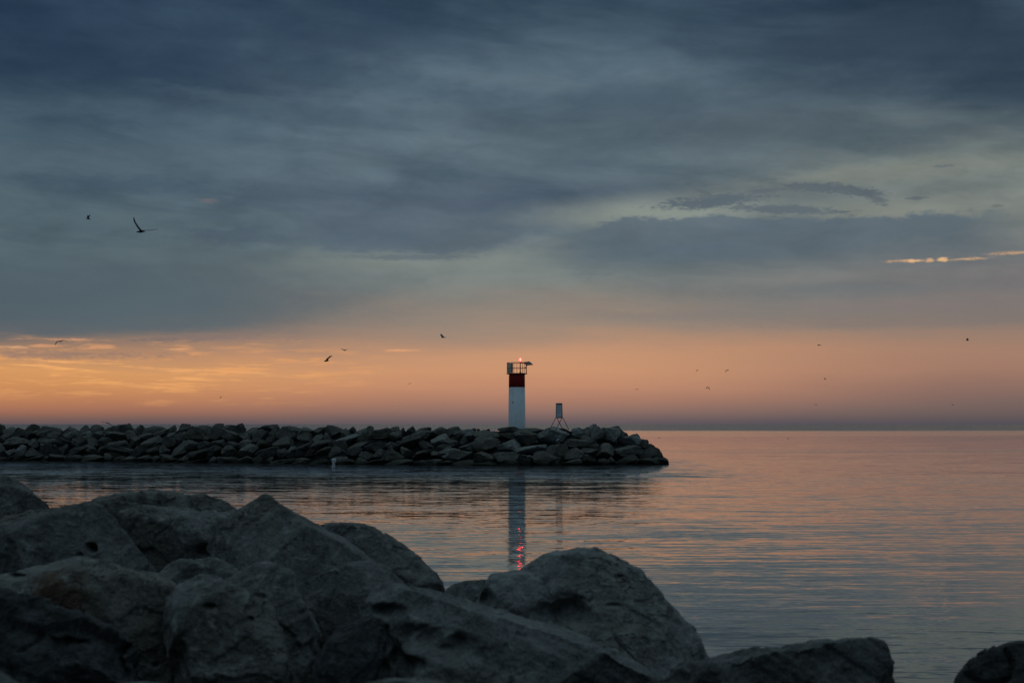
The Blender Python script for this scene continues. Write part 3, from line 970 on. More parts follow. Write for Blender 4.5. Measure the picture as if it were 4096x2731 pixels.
boulder('mottled boulder cut by the left edge of the photo, water behind its slope',
        [dict(d=12.0, o=[(-260, 1990), (-70, 1898), (20, 1896), (62, 1913), (140, 1960), (204, 2012), (250, 2110), (120, 2300), (-260, 2300)],
              f=[(-40, 1985, 11.5), (90, 2040, 11.45), (-200, 2080, 11.4), (60, 2200, 11.3)])], M_STONE, seed=1)
boulder('large pitted boulder with a dark hole, left of the dark crack',
        [dict(d=10.6, o=[(-80, 2090), (110, 2048), (210, 2020), (290, 2016), (360, 2005), (430, 2030), (475, 2100), (545, 2190), (640, 2312), (560, 2400), (-60, 2400)],
              f=[(120, 2100, 10.2), (300, 2090, 10.1), (420, 2085, 10.15), (530, 2220, 10.05), (620, 2330, 10.0), (200, 2260, 9.85), (-40, 2200, 9.95), (0, 2380, 9.8), (400, 2370, 9.8)])],
        M_STONE, pits=[(362, 2192, 27, 0.16, 0.9), (316, 2222, 22, 0.04, 0.8)], seed=2)
boulder('pitted boulder behind, its ridge the highest left of the pyramid',
        [dict(d=12.4, o=[(300, 2030), (380, 1996), (440, 1980), (520, 1967), (606, 1961), (650, 1972), (830, 1974), (868, 1986), (918, 2010), (945, 2046), (960, 2120), (400, 2180), (300, 2120)],
              f=[(420, 2030, 12.0), (540, 2000, 12.05), (620, 1985, 12.1), (760, 2010, 12.0), (880, 2040, 12.0), (640, 2080, 11.9), (860, 2110, 11.9)])], M_STONE, amp=0.045, seed=3)
boulder('broad flat-topped boulder between the dark crack and the pyramid boulder',
        [dict(d=11.3, o=[(486, 2048), (556, 2032), (640, 2050), (720, 2062), (820, 2082), (905, 2086), (935, 2050), (960, 2150), (900, 2260), (760, 2340), (560, 2340), (500, 2200), (480, 2090)],
              f=[(600, 2075, 10.9), (720, 2090, 10.85), (860, 2120, 10.85), (650, 2220, 10.75), (850, 2240, 10.75), (680, 2310, 10.7)])],
        M_STONE, pits=[(820, 2200, 44, 0.10, 0.7)], seed=4)
boulder('pyramid boulder with a sharp peak against the water',
        [dict(d=10.9, o=[(815, 2190), (862, 2130), (935, 2042), (1005, 2008), (1046, 1974), (1062, 1970), (1110, 2015), (1200, 2056), (1278, 2096), (1400, 2168), (1560, 2290), (1600, 2400), (1200, 2420), (900, 2330)],
              f=[(1058, 2005, 10.75), (1000, 2100, 10.35), (1065, 2110, 10.25), (1070, 2300, 10.0), (870, 2220, 10.3), (960, 2280, 10.1), (1300, 2190, 10.3), (1420, 2240, 10.25), (1250, 2330, 10.05)])],
        M_STONE, amp=0.026, seed=5)
boulder('jagged sloping boulder behind the right side of the pyramid boulder',
        [dict(d=12.0, o=[(1240, 2110), (1335, 2092), (1384, 2086), (1412, 2098), (1464, 2090), (1494, 2100), (1530, 2146), (1615, 2186), (1645, 2214), (1745, 2288), (1772, 2334), (1795, 2400), (1560, 2440), (1300, 2240)],
              f=[(1380, 2110, 11.75), (1470, 2120, 11.7), (1500, 2210, 11.5), (1620, 2250, 11.5), (1560, 2320, 11.35), (1720, 2340, 11.4), (1440, 2200, 11.5)])], M_STONE, amp=0.045, seed=6)
boulder('smooth rounded boulder under the right slope of the pyramid boulder',
        [dict(d=9.7, o=[(1180, 2345), (1225, 2318), (1282, 2286), (1370, 2250), (1478, 2242), (1560, 2274), (1620, 2320), (1665, 2360), (1660, 2500), (1500, 2640), (1280, 2600), (1200, 2460)],
              f=[(1300, 2320, 9.3), (1470, 2290, 9.3), (1580, 2340, 9.3), (1400, 2420, 9.0), (1560, 2440, 9.05), (1280, 2480, 9.1)])], M_STONE, amp=0.028, seed=7)
boulder('low ledge of stone below the broad flat-topped boulder',
        [dict(d=9.9, o=[(600, 2320), (660, 2262), (720, 2238), (860, 2234), (886, 2258), (950, 2272), (1010, 2330), (980, 2440), (640, 2440)],
              f=[(700, 2275, 9.6), (860, 2270, 9.6), (900, 2330, 9.4), (680, 2350, 9.4)])], M_STONE, amp=0.03, strat=0.008, seed=8)
boulder('streaked boulder stepping down between the smooth rounded and the hollowed boulder',
        [dict(d=8.9, o=[(880, 2330), (940, 2300), (1012, 2254), (1100, 2262), (1164, 2290), (1190, 2340), (1216, 2440), (1250, 2510), (1292, 2540), (1262, 2650), (1190, 2790), (1040, 2790), (980, 2600)],
              f=[(1000, 2310, 8.6), (1130, 2310, 8.55), (1160, 2420, 8.4), (1060, 2480, 8.25), (1210, 2560, 8.35), (1160, 2680, 8.2)])],
        M_STONE, amp=0.03, strat=0.010, sdir=(-0.5, 0.1, 1), seed=9)
boulder('big hollowed boulder with a rounded ridge, middle of the near row',
        [dict(d=7.9, o=[(660, 2390), (720, 2320), (800, 2288), (872, 2300), (920, 2318), (966, 2352), (1070, 2394), (1094, 2440), (1128, 2560), (1160, 2660), (1200, 2800), (700, 2800), (640, 2560)],
              f=[(820, 2340, 7.55), (950, 2390, 7.45), (1060, 2440, 7.4), (900, 2530, 7.2), (1020, 2600, 7.15), (760, 2540, 7.25), (1060, 2790, 7.1), (740, 2790, 7.2)])],
        M_STONE, pits=[(836, 2425, 26, 0.05, 0.5), (996, 2480, 24, 0.06, 0.7), (716, 2640, 46, 0.09, 2.4)], seed=10)
boulder('large pale boulder with a rusty brown stain, lower left',
        [dict(d=8.2, o=[(-80, 2320), (10, 2298), (70, 2286), (160, 2288), (230, 2258), (310, 2242), (356, 2250), (404, 2268), (480, 2268), (560, 2298), (660, 2322), (750, 2370), (790, 2480), (800, 2800), (560, 2800), (300, 2650), (60, 2480)],
              f=[(120, 2330, 7.9), (300, 2300, 7.8), (480, 2320, 7.75), (640, 2380, 7.6), (320, 2440, 7.45), (520, 2480, 7.35), (660, 2520, 7.25), (700, 2790, 7.2), (180, 2450, 7.6)])],
        M_STONE_RUST, pits=[(262, 2436, 12, 0.05, 0.7), (296, 2454, 14, 0.06, 0.5), (60, 2306, 60, 0.08, 0.3), (620, 2660, 22, 0.05, 0.6)], seed=11)
boulder('near-black overhanging boulder in the lower left corner',
        [dict(d=6.9, o=[(-90, 2330), (18, 2342), (82, 2392), (172, 2470), (300, 2502), (345, 2498), (480, 2540), (540, 2620), (600, 2800), (-90, 2800)],
              f=[(-40, 2480, 6.62), (90, 2480, 6.62), (230, 2560, 6.5), (420, 2580, 6.55), (480, 2700, 6.5), (60, 2640, 6.45), (100, 2800, 6.5), (400, 2800, 6.5)])],
        M_STONE_DARK, strat=0.012, sdir=(0.35, 0.2, 1), amp=0.07, pits=[(300, 2570, 130, 0.16, 0.35), (480, 2640, 60, 0.16, 1.2)], seed=12)
boulder('smooth pale blurred stone in the bottom left corner',
        [dict(d=3.6, o=[(-160, 2664), (-20, 2668), (30, 2694), (95, 2738), (140, 2800), (-160, 2860)], t=0.5)], M_STONE, amp=0.006, seed=13)
boulder('pale blurred stone top at the bottom edge under the stained boulder',
        [dict(d=5.0, o=[(430, 2752), (500, 2722), (560, 2714), (640, 2722), (760, 2760), (700, 2840), (480, 2840)], t=0.5)], M_STONE, amp=0.012, seed=14)
boulder('pale blurred stone top at the bottom edge under the long ledge boulder',
        [dict(d=5.0, o=[(1400, 2760), (1470, 2726), (1560, 2708), (1650, 2706), (1760, 2722), (1920, 2770), (1800, 2860), (1460, 2860)], t=0.5)], M_STONE, amp=0.012, seed=15)
boulder('long ledge boulder with a bright slanting top and dark hollows',
        [dict(d=8.0, o=[(1470, 2420), (1500, 2352), (1548, 2332), (1640, 2344), (1720, 2356), (1800, 2384), (1900, 2410), (2060, 2444), (2300, 2524), (2480, 2606), (2620, 2700), (2680, 2820), (1500, 2820), (1440, 2600)],
              f=[(1560, 2395, 7.5), (1740, 2400, 7.35), (1830, 2440, 7.2), (2010, 2530, 7.05), (2200, 2555, 7.05), (2350, 2600, 7.0), (2520, 2720, 6.95), (1640, 2560, 7.1), (1560, 2640, 7.2), (1900, 2800, 6.9), (2400, 2810, 6.85), (1600, 2810, 7.1)])],
        M_STONE_PALE, amp=0.035, strat=0.009, sdir=(0.45, 0.15, 1), pits=[(1550, 2446, 95, 0.13, 0.5), (1700, 2560, 160, 0.12, 0.6), (1790, 2600, 120, 0.06, 0.7), (1620, 2655, 120, 0.14, 0.5), (1545, 2560, 70, 0.1, 1.6)], seed=16)
boulder('black boulder with a white spot, left of the long ledge boulder',
        [dict(d=7.2, o=[(1240, 2800), (1266, 2640), (1300, 2560), (1346, 2514), (1440, 2468), (1482, 2448), (1540, 2474), (1556, 2560), (1530, 2640), (1490, 2800)],
              f=[(1330, 2590, 6.9), (1450, 2520, 6.9), (1420, 2680, 6.75), (1500, 2600, 6.9), (1320, 2760, 6.75)])], M_STONE_DARK, amp=0.03, seed=17)
boulder('big pale rounded boulder standing out before the water, right of centre',
        [dict(d=9.2, o=[(1880, 2470), (1904, 2404), (1932, 2350), (1972, 2300), (2040, 2292), (2110, 2290), (2200, 2330), (2300, 2500), (2200, 2700), (2000, 2680)],
              f=[(1980, 2350, 8.9), (2100, 2340, 8.75), (2040, 2480, 8.6), (2200, 2500, 8.5), (2100, 2640, 8.4)]),
         dict(d=9.2, o=[(2060, 2300), (2128, 2268), (2166, 2222), (2240, 2206), (2310, 2188), (2384, 2190), (2426, 2216), (2500, 2246), (2562, 2284), (2604, 2322), (2622, 2362), (2688, 2454), (2764, 2508), (2806, 2562), (2836, 2630), (2850, 2760), (2300, 2800), (2080, 2600)],
              f=[(2180, 2270, 8.85), (2320, 2230, 8.85), (2440, 2270, 8.8), (2560, 2350, 8.75), (2200, 2400, 8.5), (2360, 2380, 8.45), (2500, 2440, 8.5), (2640, 2540, 8.5), (2300, 2560, 8.35), (2500, 2640, 8.25), (2760, 2660, 8.5), (2400, 2790, 8.2)])],
        M_STONE_PALE, amp=0.04, pits=[(2290, 2450, 90, 0.13, 1.2), (2180, 2450, 60, 0.05, 0.8), (1944, 2392, 44, 0.12, 1.2), (2480, 2304, 34, 0.04, 0.3), (2450, 2420, 60, 0.05, 0.3)], seed=18)
boulder('small low stone peeping out behind the big pale rounded boulder',
        [dict(d=11.2, o=[(1760, 2400), (1786, 2352), (1812, 2334), (1852, 2322), (1900, 2318), (1970, 2310), (2020, 2400), (1900, 2470)], t=0.7)], M_STONE_PALE, amp=0.02, seed=19)
boulder('wide ridged slab with a square right end, bottom right',
        [dict(d=7.7, o=[(2520, 2820), (2600, 2720), (2700, 2668), (2832, 2620), (2960, 2598), (3060, 2578), (3108, 2576), (3150, 2588), (3250, 2576), (3300, 2560), (3400, 2554), (3508, 2538), (3546, 2552), (3570, 2610), (3596, 2720), (3610, 2840)],
              f=[(2760, 2680, 7.35), (3060, 2630, 7.3), (3380, 2600, 7.35), (3510, 2590, 7.45), (3300, 2660, 7.1), (3540, 2740, 7.25), (3000, 2760, 7.0), (3300, 2840, 6.95)])],
        M_STONE, amp=0.03, strat=0.016, sdir=(0.55, 0.3, 1), seed=20)
boulder('dark ridged boulder cut by the right bottom corner',
        [dict(d=7.2, o=[(3790, 2820), (3824, 2720), (3846, 2684), (3882, 2638), (3960, 2588), (4050, 2558), (4200, 2548), (4400, 2620), (4450, 2840)],
              f=[(3920, 2680, 6.85), (4080, 2620, 6.8), (4280, 2640, 6.8), (4050, 2800, 6.6), (3880, 2800, 6.8)])],
        M_STONE_DARK, amp=0.03, strat=0.012, sdir=(-0.6, 0.3, 1), seed=21)

# white weathered spot on the black boulder is part of the photo: a chip of paler stone
# ------------------------------------------------------------------ lighthouse
def ring_mesh(name, prof, seg=48, ox=0.0, oy=0.0, cap=True):
    v, f = [], []
    for r_, z in prof:
        for i in range(seg):
            a = 2 * math.pi * i / seg
            v.append((ox + r_ * math.cos(a), oy + r_ * math.sin(a), z))
    for j in range(len(prof) - 1):
        for i in range(seg):
            a, b = j * seg + i, j * seg + (i + 1) % seg
            f.append((a, b, b + seg, a + seg))
    if cap:
        f.append(tuple(reversed(range(seg))))
        f.append(tuple(range((len(prof) - 1) * seg, len(prof) * seg)))
    me = mesh_np(name, v, f, False)
    for p in me.polygons:
        p.use_smooth = len(p.vertices) == 4 and abs(p.normal.z) < 0.7
    return me


def tube_np(pts, rad, seg=8):
    """a round bar along points -> verts, faces"""
    v, f = [], []
    n = len(pts)
    for i, p in enumerate(pts):
        p = Vector(p)
        d = (Vector(pts[min(i + 1, n - 1)]) - Vector(pts[max(i - 1, 0)])).normalized()
        a = d.orthogonal().normalized()
        b = d.cross(a)
        r_ = rad[i] if isinstance(rad, (list, tuple)) else rad
        for k in range(seg):
            q = 2 * math.pi * k / seg
            v.append(p + a * (r_ * math.cos(q)) + b * (r_ * math.sin(q)))
    for i in range(n - 1):
        for k in range(seg):
            a, b = i * seg + k, i * seg + (k + 1) % seg
            f.append((a, b, b + seg, a + seg))
    f.append(tuple(reversed(range(seg))))
    f.append(tuple(range((n - 1) * seg, n * seg)))
    return v, f


def bar(name, pts, rad, m, parent, seg=8):
    v, f = tube_np(pts, rad, seg)
    return link(name, mesh_np(name, v, f), m, parent)


def box_mesh(name, x0, x1, y0, y1, z0, z1, bev=0.01):
    bm = bmesh.new()
    bmesh.ops.create_cube(bm, size=1.0)
    for vv in bm.verts:
        vv.co = Vector(((x0 + x1) / 2 + vv.co.x * (x1 - x0), (y0 + y1) / 2 + vv.co.y * (y1 - y0), (z0 + z1) / 2 + vv.co.z * (z1 - z0)))
    if bev > 0:
        bmesh.ops.bevel(bm, geom=bm.edges[:], offset=bev, segments=2, affect='EDGES')
    me = bpy.data.meshes.new(name)
    bm.to_mesh(me)
    bm.free()
    return me


LD = 137.0
LS = LD / F
LX = (2067.5 - CX) / F * LD
lz = lambda py: EYE - (py - HY) * LS
lx = lambda px: (px - 2067.5) * LS
BASE = 2.6
light = empty('lighthouse', (LX, LD, BASE))
tag(light, 'white round lighthouse tower with dark red top band, railed gallery and lit red lamp', 'lighthouse')
zz = lambda py: lz(py) - BASE
link('tower_shaft', ring_mesh('tower_shaft', [(0.86, 0.0), (0.835, zz(1716)), (0.778, zz(1548.6))], 64), M_WHITE, light)
link('red_band', ring_mesh('red_band', [(0.782, zz(1548.4)), (0.775, zz(1500)), (0.80, zz(1497.5)), (0.80, zz(1496.2))], 64), M_RED, light)
deck = link('gallery_deck', ring_mesh('gallery_deck', [(0.99, zz(1496.0)), (1.0, zz(1495.6)), (1.0, zz(1493.2)), (0.99, zz(1492.8))], 48), M_REDDARK, light)
vent = link('vent', ring_mesh('vent', [(0.055, 0.0), (0.055, 0.04), (0.03, 0.05)], 16), M_FRAME, light)
va_ = math.atan2(lx(2049), 0.80)
vent.location = (0.795 * math.sin(va_), -0.795 * math.cos(va_), zz(1609))
vent.rotation_euler = (R(90), 0, va_)
# railing: posts round the gallery with two rings
rail = empty('railing', (0, 0, 0))
rail.parent = light
RR = 0.945
for a in (183, 216, 252, 288, 318, 349, 20, 55, 90, 125, 152):
    p = Vector((RR * math.cos(R(a)), RR * math.sin(R(a)), zz(1493)))
    bar('rail_post', [p, p + Vector((0, 0, zz(1451) - zz(1493)))], 0.022, M_STEEL_GLOW, rail)
for nm, py, rr_ in (('top_rail', 1451, 0.024), ('middle_rail', 1472, 0.02)):
    pts = [(RR * math.cos(2 * math.pi * k / 36), RR * math.sin(2 * math.pi * k / 36), zz(py)) for k in range(37)]
    bar(nm, pts, rr_, M_REDDARK, rail)
cab = link('equipment_cabinet', box_mesh('equipment_cabinet', lx(2029.2), lx(2045.6), -0.36, 0.26, zz(1491), zz(1452.8), 0.015), M_BOX, light)
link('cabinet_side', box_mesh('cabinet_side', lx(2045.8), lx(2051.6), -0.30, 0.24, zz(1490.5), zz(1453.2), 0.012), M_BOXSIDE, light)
lamp = empty('lamp', (lx(2081.2), 0.0, zz(1493)))
lamp.parent = light
HP = zz(1446.5) - zz(1493)
link('lamp_post', ring_mesh('lamp_post', [(0.13, 0.0), (0.12, 0.03), (0.05, 0.16), (0.042, 0.3), (0.042, HP - 0.08), (0.10, HP - 0.05), (0.11, HP - 0.02), (0.08, HP)], 20), M_REDDARK, lamp)
HL0, HL1 = HP + 0.01, zz(1429.6) - zz(1493)
link('lantern_glass', ring_mesh('lantern_glass', [(0.085, HL0), (0.125, HL0 + 0.07), (0.14, (HL0 + HL1) / 2 + 0.03), (0.12, HL1 - 0.07), (0.06, HL1)], 28), M_LENS, lamp)
link('lit_bulb', ring_mesh('lit_bulb', [(0.03, HL0 + 0.03), (0.075, HL0 + 0.09), (0.095, (HL0 + HL1) / 2 + 0.03), (0.085, HL1 - 0.1), (0.03, HL1 - 0.05)], 20), M_CORE, lamp)
# solar panel, tilted up and away, on a bracket fixed to the railing
pa, pb, pc_, pd = (Vector((lx(2093), 0.28, zz(1449.5))), Vector((lx(2118), 0.36, zz(1446.2))), Vector((lx(2132), -0.30, zz(1459.6))), Vector((lx(2105), -0.38, zz(1462.2))))
nrm = (pb - pa).cross(pd - pa).normalized()
if nrm.z < 0:
    nrm = -nrm
pan = empty('solar_panel', (0, 0, 0))
pan.parent = light
qs = [pa, pb, pc_, pd]
v = [q + nrm * 0.0 for q in qs] + [q + nrm * 0.05 for q in qs]
fc = [(0, 1, 2, 3), (7, 6, 5, 4), (0, 4, 5, 1), (1, 5, 6, 2), (2, 6, 7, 3), (3, 7, 4, 0)]
link('panel_frame', mesh_np('panel_frame', v, fc, False), M_BACK, pan)
cen = sum(qs, Vector()) / 4
v = [cen + (q - cen) * 0.93 + nrm * 0.053 for q in qs] + [cen + (q - cen) * 0.93 + nrm * 0.058 for q in qs]
link('solar_cells', mesh_np('solar_cells', v, fc, False), M_PV, pan)
bar('panel_bracket', [Vector((lx(2101), 0.1, zz(1470))), cen - nrm * 0.03], 0.035, M_FRAME, pan)
bar('panel_arm', [Vector((lx(2085), 0.05, zz(1450.2))), cen - nrm * 0.05 + (pa - cen) * 0.4], 0.03, M_REDDARK, pan)

# ------------------------------------------------------------------ sign on its trestle
SD = 133.6
sg = empty('sign', W(2237, 1713, SD))
tag(sg, 'small upright rectangular sign board on four splayed legs, right of the lighthouse', 'sign')
so = sg.location.copy()
SW = lambda px, py, d=SD: W(px, py, d) - so


def slab(name, quad_px, d0, d1, m, parent):
    v = [SW(x, y, d0) for x, y in quad_px] + [SW(x, y, d1) for x, y in quad_px]
    f = [(0, 1, 2, 3), (7, 6, 5, 4), (0, 4, 5, 1), (1, 5, 6, 2), (2, 6, 7, 3), (3, 7, 4, 0)]
    me = mesh_np(name, v, f, False)
    bm = bmesh.new()
    bm.from_mesh(me)
    bmesh.ops.recalc_face_normals(bm, faces=bm.faces)
    bm.to_mesh(me)
    bm.free()
    return link(name, me, m, parent)


brd = slab('sign_board', [(2225.6, 1615.6), (2247.4, 1615.6), (2247.9, 1668.4), (2225.2, 1668.4)], SD - 0.02, SD + 0.02, M_PANEL, sg)
fr = empty('board_frame', (0, 0, 0))
fr.parent = sg
slab('frame_rail', [(2223.6, 1611.6), (2249.2, 1611.6), (2249.2, 1615.6), (2223.6, 1615.6)], SD - 0.05, SD + 0.05, M_FRAME, fr)
slab('frame_rail', [(2222.8, 1668.4), (2250.8, 1668.4), (2251.2, 1672.0), (2222.4, 1672.0)], SD - 0.05, SD + 0.05, M_FRAME, fr)
slab('frame_stile', [(2223.6, 1615.7), (2225.6, 1615.7), (2225.2, 1668.3), (2222.9, 1668.3)], SD - 0.05, SD + 0.05, M_FRAME, fr)
slab('frame_stile', [(2247.4, 1615.7), (2249.2, 1615.7), (2250.6, 1668.3), (2247.9, 1668.3)], SD - 0.05, SD + 0.05, M_FRAME, fr)
for (x0, y0, x1, y1, dn) in ((2222.6, 1671.5, 2197.5, 1719, -0.75), (2247.2, 1672.5, 2222.5, 1719, -0.75), (2228.6, 1672.5, 2252, 1719, 0.75), (2251.6, 1670.5, 2276, 1719, 0.75)):
    bar('leg', [SW(x0, y0, SD), SW(x1, y1, SD + dn)], 0.03, M_FRAME, sg)

# ------------------------------------------------------------------ white marker buoy
BD = EYE * F / (1869 - HY)
BS = BD / F
bu = empty('marker_buoy', W(1333.5, 1869, BD))
bu.rotation_euler = (0, R(5.0), 0)
tag(bu, 'white spar buoy with worn orange markings, floating before the breakwater', 'buoy')
link('buoy_body', ring_mesh('buoy_body', [(0.12, -0.5), (0.15, -0.1), (0.155, 0.22), (0.17, 0.49), (0.185, 0.55), (0.188, 0.71), (0.17, 0.755), (0.10, 0.775)], 32), M_BUOY, bu)


def decal(name, a0, z0, hw, hh_, m):
    """a diamond mark wrapped on the buoy, 4 mm proud"""
    v, f = [], []
    N = 8
    for j in range(N + 1):
        tz = -1 + 2 * j / N
        half = hw * (1 - abs(tz))
        z = z0 + tz * hh_
        r_ = 0.155 + max(0, z - 0.25) * 0.05 + 0.006
        for i in range(5):
            a = a0 + (-1 + 2 * i / 4) * half / 0.16
            v.append((r_ * math.sin(a), -r_ * math.cos(a), z))
    for j in range(N):
        for i in range(4):
            a = j * 5 + i
            f.append((a, a + 1, a + 6, a + 5))
    return link(name, mesh_np(name, v, f), m, bu)


decal('orange_diamond', R(-62), 0.31, 0.11, 0.16, M_ORANGE)
decal('orange_diamond', R(64), 0.35, 0.10, 0.15, M_ORANGE)

# ------------------------------------------------------------------ gulls
def loft(rings):
    v, f = [], []
    s = len(rings[0])
    for r_ in rings:
        v += r_
    for i in range(len(rings) - 1):
        for k in range(s):
            a, b = i * s + k, i * s + (k + 1) % s
            f.append((a, b, b + s, a + s))
    f.append(tuple(reversed(range(s))))
    f.append(tuple(range((len(rings) - 1) * s, len(rings) * s)))
    return v, f


def gull(label, d, head, tail, r, wings, m, group='gulls in flight'):
    k = d / F
    c = W((head[0] + tail[0]) / 2, (head[1] + tail[1]) / 2, d)
    V_, F_ = [], []

    def addg(v, f):
        n = len(V_)
        V_.extend(v)
        F_.extend([tuple(i + n for i in q) for q in f])
    h, tl2 = W(*head, d) - c, W(*tail, d) - c
    ax = (tl2 - h).normalized()
    up = Vector((0, 1, 0)).cross(ax).normalized()
    sd2 = ax.cross(up)
    rings = []
    # bill, head, neck, breast, rump, tail fan
    for s, q, flat in ((-0.05, 0.08, 1), (0.02, 0.30, 1), (0.10, 0.62, 1), (0.2, 0.62, 1), (0.38, 1.0, 1), (0.58, 0.95, 1), (0.76, 0.6, 1.2), (0.88, 0.38, 2.0), (1.0, 0.25, 3.0)):
        p = h + (tl2 - h) * s
        rr_ = r * k * q
        rings.append([p + up * (rr_ * math.cos(2 * math.pi * i / 10)) + sd2 * (rr_ * flat * math.sin(2 * math.pi * i / 10)) for i in range(10)])
    addg(*loft(rings))
    for wg in wings:
        pts = [W(x, y, d) - c for x, y, *_ in wg]
        side = 1 if wg is wings[0] else -1
        rings = []
        n = len(wg)
        for i, (x, y, th) in enumerate(wg):
            p = pts[i] + Vector((0, side * 0.12 * i * 3 * k, 0))
            tng = (pts[min(i + 1, n - 1)] - pts[max(i - 1, 0)]).normalized()
            nn = Vector((0, 1, 0)).cross(tng).normalized()
            ch = th * 1.6 * k
            rings.append([p + nn * (th * k / 2 * math.cos(2 * math.pi * j / 8)) + Vector((0, 1, 0)) * (ch * math.sin(2 * math.pi * j / 8)) for j in range(8)])
        addg(*loft(rings))
    me = mesh_np('gull', V_, F_)
    bm = bmesh.new()
    bm.from_mesh(me)
    bmesh.ops.recalc_face_normals(bm, faces=bm.faces)
    bm.to_mesh(me)
    bm.free()
    me.polygons.foreach_set('use_smooth', [True] * len(me.polygons))
    o = link('gull', me, m, None, c)
    return tag(o, label, 'gull', group)


gull('largest gull, dark wing raised high, gliding in the upper left sky', 65, (546, 927.5), (581, 926), 4.6,
     [[(563, 922, 8.5), (554, 911, 7.5), (546, 899, 6.6), (538.5, 886, 5.6), (535.5, 876, 4.4), (535.2, 868.5, 2)],
      [(564, 923, 4.0), (580, 921.4, 2.0), (606, 920.2, 1.7), (631, 917, 1.0)]], M_GULL_DARK)
gull('small dark gull with both wings up, left of the largest gull', 190, (343.5, 874), (363.5, 877), 2.4,
     [[(355, 875, 6), (350.5, 868, 5.5), (351.8, 862, 3)], [(353, 870, 3.5), (357, 864.5, 3.5), (360, 859.5, 2)]], M_GULL_DARK)
gull('gull with drooping wingtips low in the sky at the far left', 130, (238, 1366), (247, 1364), 2.7,
     [[(240, 1364, 3), (230, 1365, 2.8), (224, 1371.5, 2.4), (219.5, 1380, 1.2)], [(244, 1364, 3), (252, 1360.6, 2), (260, 1361, 1.4), (272, 1366.5, 0.7)]], M_GULL_DARK)
gull('grey gull banking with wings swept up, lower of the pair left of the lighthouse', 150, (1296, 1444.5), (1317, 1441), 3.4,
     [[(1305, 1440, 6.5), (1313, 1432, 6), (1321, 1426.5, 4.5), (1329, 1422.5, 2.2)], [(1308, 1440, 5), (1316, 1430, 4), (1321, 1421.5, 2)]], M_GULL_DARK)
gull('dark gull seen head-on, upper of the pair left of the lighthouse', 210, (1375, 1400.6), (1383, 1400.4), 2.4,
     [[(1377, 1400, 3), (1371, 1397.4, 2.2), (1365, 1394.6, 1.6)], [(1381, 1400, 3), (1386, 1398, 1.6), (1391, 1396.8, 0.8)]], M_GULL_DARK)
gull('pale grey gull with a broad raised wing, above and left of the lighthouse', 200, (1765, 1350.5), (1785, 1348.5), 1.6,
     [[(1772, 1349, 9), (1768, 1343, 8.5), (1763, 1337, 7)], [(1772, 1349, 3), (1778, 1348.5, 2), (1784, 1348.8, 1)]], M_GULL_GREY)
gull('speck-like gull showing one short slanting stroke, right of the lighthouse', 420, (2786, 1483), (2791, 1480), 1.3,
     [[(2788, 1481.5, 2), (2785.5, 1483, 1.8), (2784, 1484.4, 1)], [(2788, 1481, 2), (2790.5, 1479.5, 1.8), (2793, 1478.6, 1)]], M_GULL_DARK)
gull('gull with one wing bent straight down like a hook, right of the lighthouse', 330, (2904, 1482.5), (2909, 1480.4), 1.7,
     [[(2906, 1481, 2.6), (2903.6, 1484, 2.4), (2902.4, 1489, 1.4)], [(2907, 1480.6, 2.8), (2911, 1480, 2.8), (2915.5, 1478.6, 1.2)]], M_GULL_DARK)
gull('gull with both wings arched down, lowest of the three close together', 320, (2829, 1548.6), (2833.5, 1548.4), 1.6,
     [[(2830, 1547.6, 2.6), (2827, 1549.4, 2.4), (2824.2, 1555, 1.4)], [(2832, 1547.8, 2.6), (2835, 1551, 2.8), (2839.4, 1559, 1.4)]], M_GULL_DARK)
gull('dark gull gliding alone, higher of the two at mid right', 330, (3271, 1381), (3278, 1379.4), 2.2,
     [[(3275, 1379.8, 3.4), (3272, 1379.4, 3), (3271, 1382, 1.4)], [(3276, 1379.4, 3), (3281, 1380, 2.2), (3286, 1382.8, 1)]], M_GULL_DARK)
gull('tiny gull with one wing up, lower of the two at mid right', 420, (3298, 1516.6), (3304.5, 1516), 1.4,
     [[(3300, 1516, 2.2), (3298, 1513, 2), (3295.6, 1509.4, 1.1)], [(3302, 1516, 2), (3304, 1515, 1.5), (3305.5, 1513.6, 0.8)]], M_GULL_DARK)
gull('black gull with wings folded up, farthest right in the sky', 300, (3864, 1361.6), (3877, 1360.2), 1.6,
     [[(3870.5, 1360, 6), (3868.5, 1356, 4.4), (3867.5, 1353.6, 3)], [(3868, 1354, 2.4), (3871, 1353, 2), (3875.5, 1352.8, 1)]], M_GULL_DARK)
gull('faint slanting streak of a far gull, low left of the lighthouse', 600, (1634, 1536), (1638, 1533.6), 0.7,
     [[(1636, 1535, 1), (1633, 1536.6, 0.8), (1630, 1538, 0.5)], [(1637, 1534, 1.3), (1640, 1532.4, 1.1), (1644, 1530.4, 0.6)]], M_GULL_GREY)
gull('faint arched gull just right of the lighthouse, low over the water', 450, (2549, 1557.8), (2553.5, 1556.8), 1.2,
     [[(2549, 1556.4, 1.5), (2544, 1555.6, 1.4), (2538.5, 1559, 0.9)], [(2550, 1557, 1.6), (2552, 1557, 1.4), (2554.5, 1557.4, 0.7)]], M_GULL_GREY)
gull('pale gull skimming just above the breakwater crest at the far left', 128, (424, 1690), (440, 1693), 2.6,
     [[(428, 1690, 3), (420, 1687.4, 1.6), (404, 1687, 0.9)], [(434, 1692, 4), (441, 1696, 3.2), (449, 1703, 1.6)]], M_GULL_GREY)
gull('dot-sized gull low over the left of the breakwater', 600, (880.5, 1589.6), (886, 1587.2), 1.7,
     [[(883, 1588.4, 2.4), (881, 1590, 1.6), (879, 1591, 0.8)], [(884, 1588, 2), (886, 1587, 1.4), (888, 1586, 0.7)]], M_GULL_DARK)
